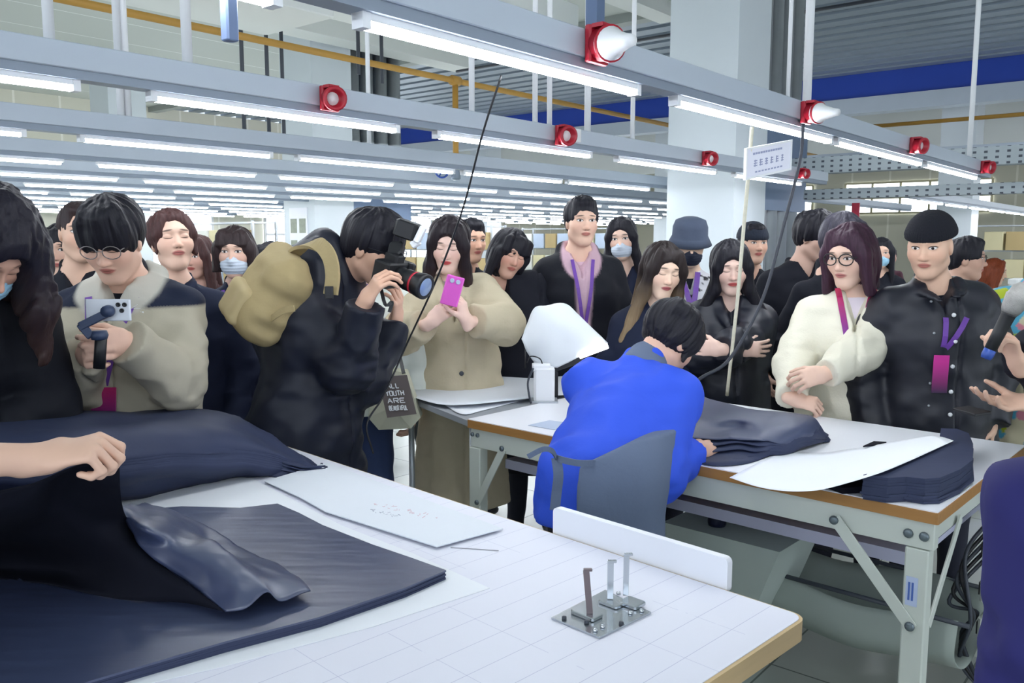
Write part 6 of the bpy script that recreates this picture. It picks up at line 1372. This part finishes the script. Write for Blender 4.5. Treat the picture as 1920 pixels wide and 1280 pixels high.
# 19 worker whose bare forearm reaches in from the left
C = person('worker off the left edge whose bare hand lifts the dark fabric', L([-1.17, 1.20, 1.585]), yaw=140, hp=25, s=.98, pelvis=(-1.30, 1.0, .92), skin=SK('hand', tone='dfae8e'), hair=('bob', H_BLK, {}), vox=.0032,
           top=dict(m=mat('sleeve_indigo', '2d2756', .8, nscale=6), fat=.02, hem=.75, collar='shirt', sr=.02, cuff=.17), arms={-1: dict(w=aty(118, 862, 1.40), pole=(.2, -.2, -1), hd=(.93, .25, .18), pn=(.1, .35, -.9), curl=[.75, .95, 1.05, 1.1], thumb=.9, th=None)})

# 20 worker in blue
WP = aty(1112, 880, 2.5)
C = person('worker in bright blue jacket and grey apron bending over the right table', (1254, 640, 2.88), yaw=150, hyaw=124, hp=44, hs=1.02, pelvis=(WP[0], 2.50, .90), s=.96, build=.9, skin=SK('blue', tone='cf9a7c', eye='down'), hair=('tied', H_BLK, dict(vol=.014, amp=.008)), vox=.0036,
           top=dict(m=M_blue, fat=.025, hem=.79, collar='stand', sr=.028, wr=.016, v=0, name='work_jacket', seam=False, vf=1.6, cuff=.045), legs=dict(m=mat('trousers_black', '12131c', .8)),
           arms={-1: dict(w=(1310, 842, 2.70), pole=(.0, -.62, -.75), hd=(.6, .5, -.1), pn=(-.2, .5, -.8), curl=.9, thumb=.8), 1: dict(w=(1310, 800, 2.95), pole=(0, 0, -1), hd=(.6, .2, -.3), pn=(0, .2, -1), curl=.7)})
s = C['s']; u, fw, sd, P, N = C['u'], C['fw'], C['sd'], C['P'], C['N']; M_apr = mat('apron_denim_grey', '5b6880', .85, nscale=8, namt=.06, bump=.25, bscale=70)
fA = .05; Rr = lambda x, y: (x * s + fA, y * s + fA)
asub = [Half(P + fw * .015 + sd * .0, -fw + sd * .25, near=P, rad=.9), Half(N - u * .25 * s, u, near=N, rad=.4)]
sculpt('apron', [Seg(C['chest'], C['waist'], Rr(.172, .118), Rr(.158, .115), sd, .05), Seg(C['waist'], P, Rr(.158, .115), Rr(.172, .128), sd, .05), Seg(P, L([P[0], P[1], .45]) + fw * .03, Rr(.172, .128), Rr(.19, .14), sd, .05)],
       [Half(aty(1082, 930, 2.33), sd), Half(aty(1078, 878, 2.33), L([0, 0, .88]) + sd * .5), Half((P[0], P[1], .42), (0, 0, -1)), Half(aty(1200, 822, 2.4), (0, 0, 1.))], .0065, lambda V: vnoise(V * L([10, 10, 7])) * .006, .01, m=M_apr, parent=C['root'], rel=C['base'])
ribbon('apron_tie', curve([aty(1115, 868, 2.33), aty(1085, 868, 2.29), aty(1055, 862, 2.29), aty(1043, 858, 2.3)], 5), .018, M_apr, C['root'], C['base'], (0, 0, 1), .004)
ribbon('apron_tie', curve([aty(1043, 858, 2.3), aty(1047, 890, 2.29), aty(1044, 920, 2.3), aty(1040, 956, 2.3)], 5), .028, M_apr, C['root'], C['base'], (1, 0, 0), .004)
ribbon('apron_tie', curve([aty(1043, 858, 2.3), aty(1035, 845, 2.26), aty(1018, 842, 2.25), aty(990, 856, 2.26)], 5), .014, M_apr, C['root'], C['base'], (0, 0, 1), .004)
sculpt('inner_collar', [Seg(N - u * .01 - fw * .02, N + u * .05 - fw * .015, .082, .074, None, .01)], [Seg(N - u * .1, N + u * .3, .06, .062)], .005, m=M_apr, parent=C['root'], rel=C['base'])
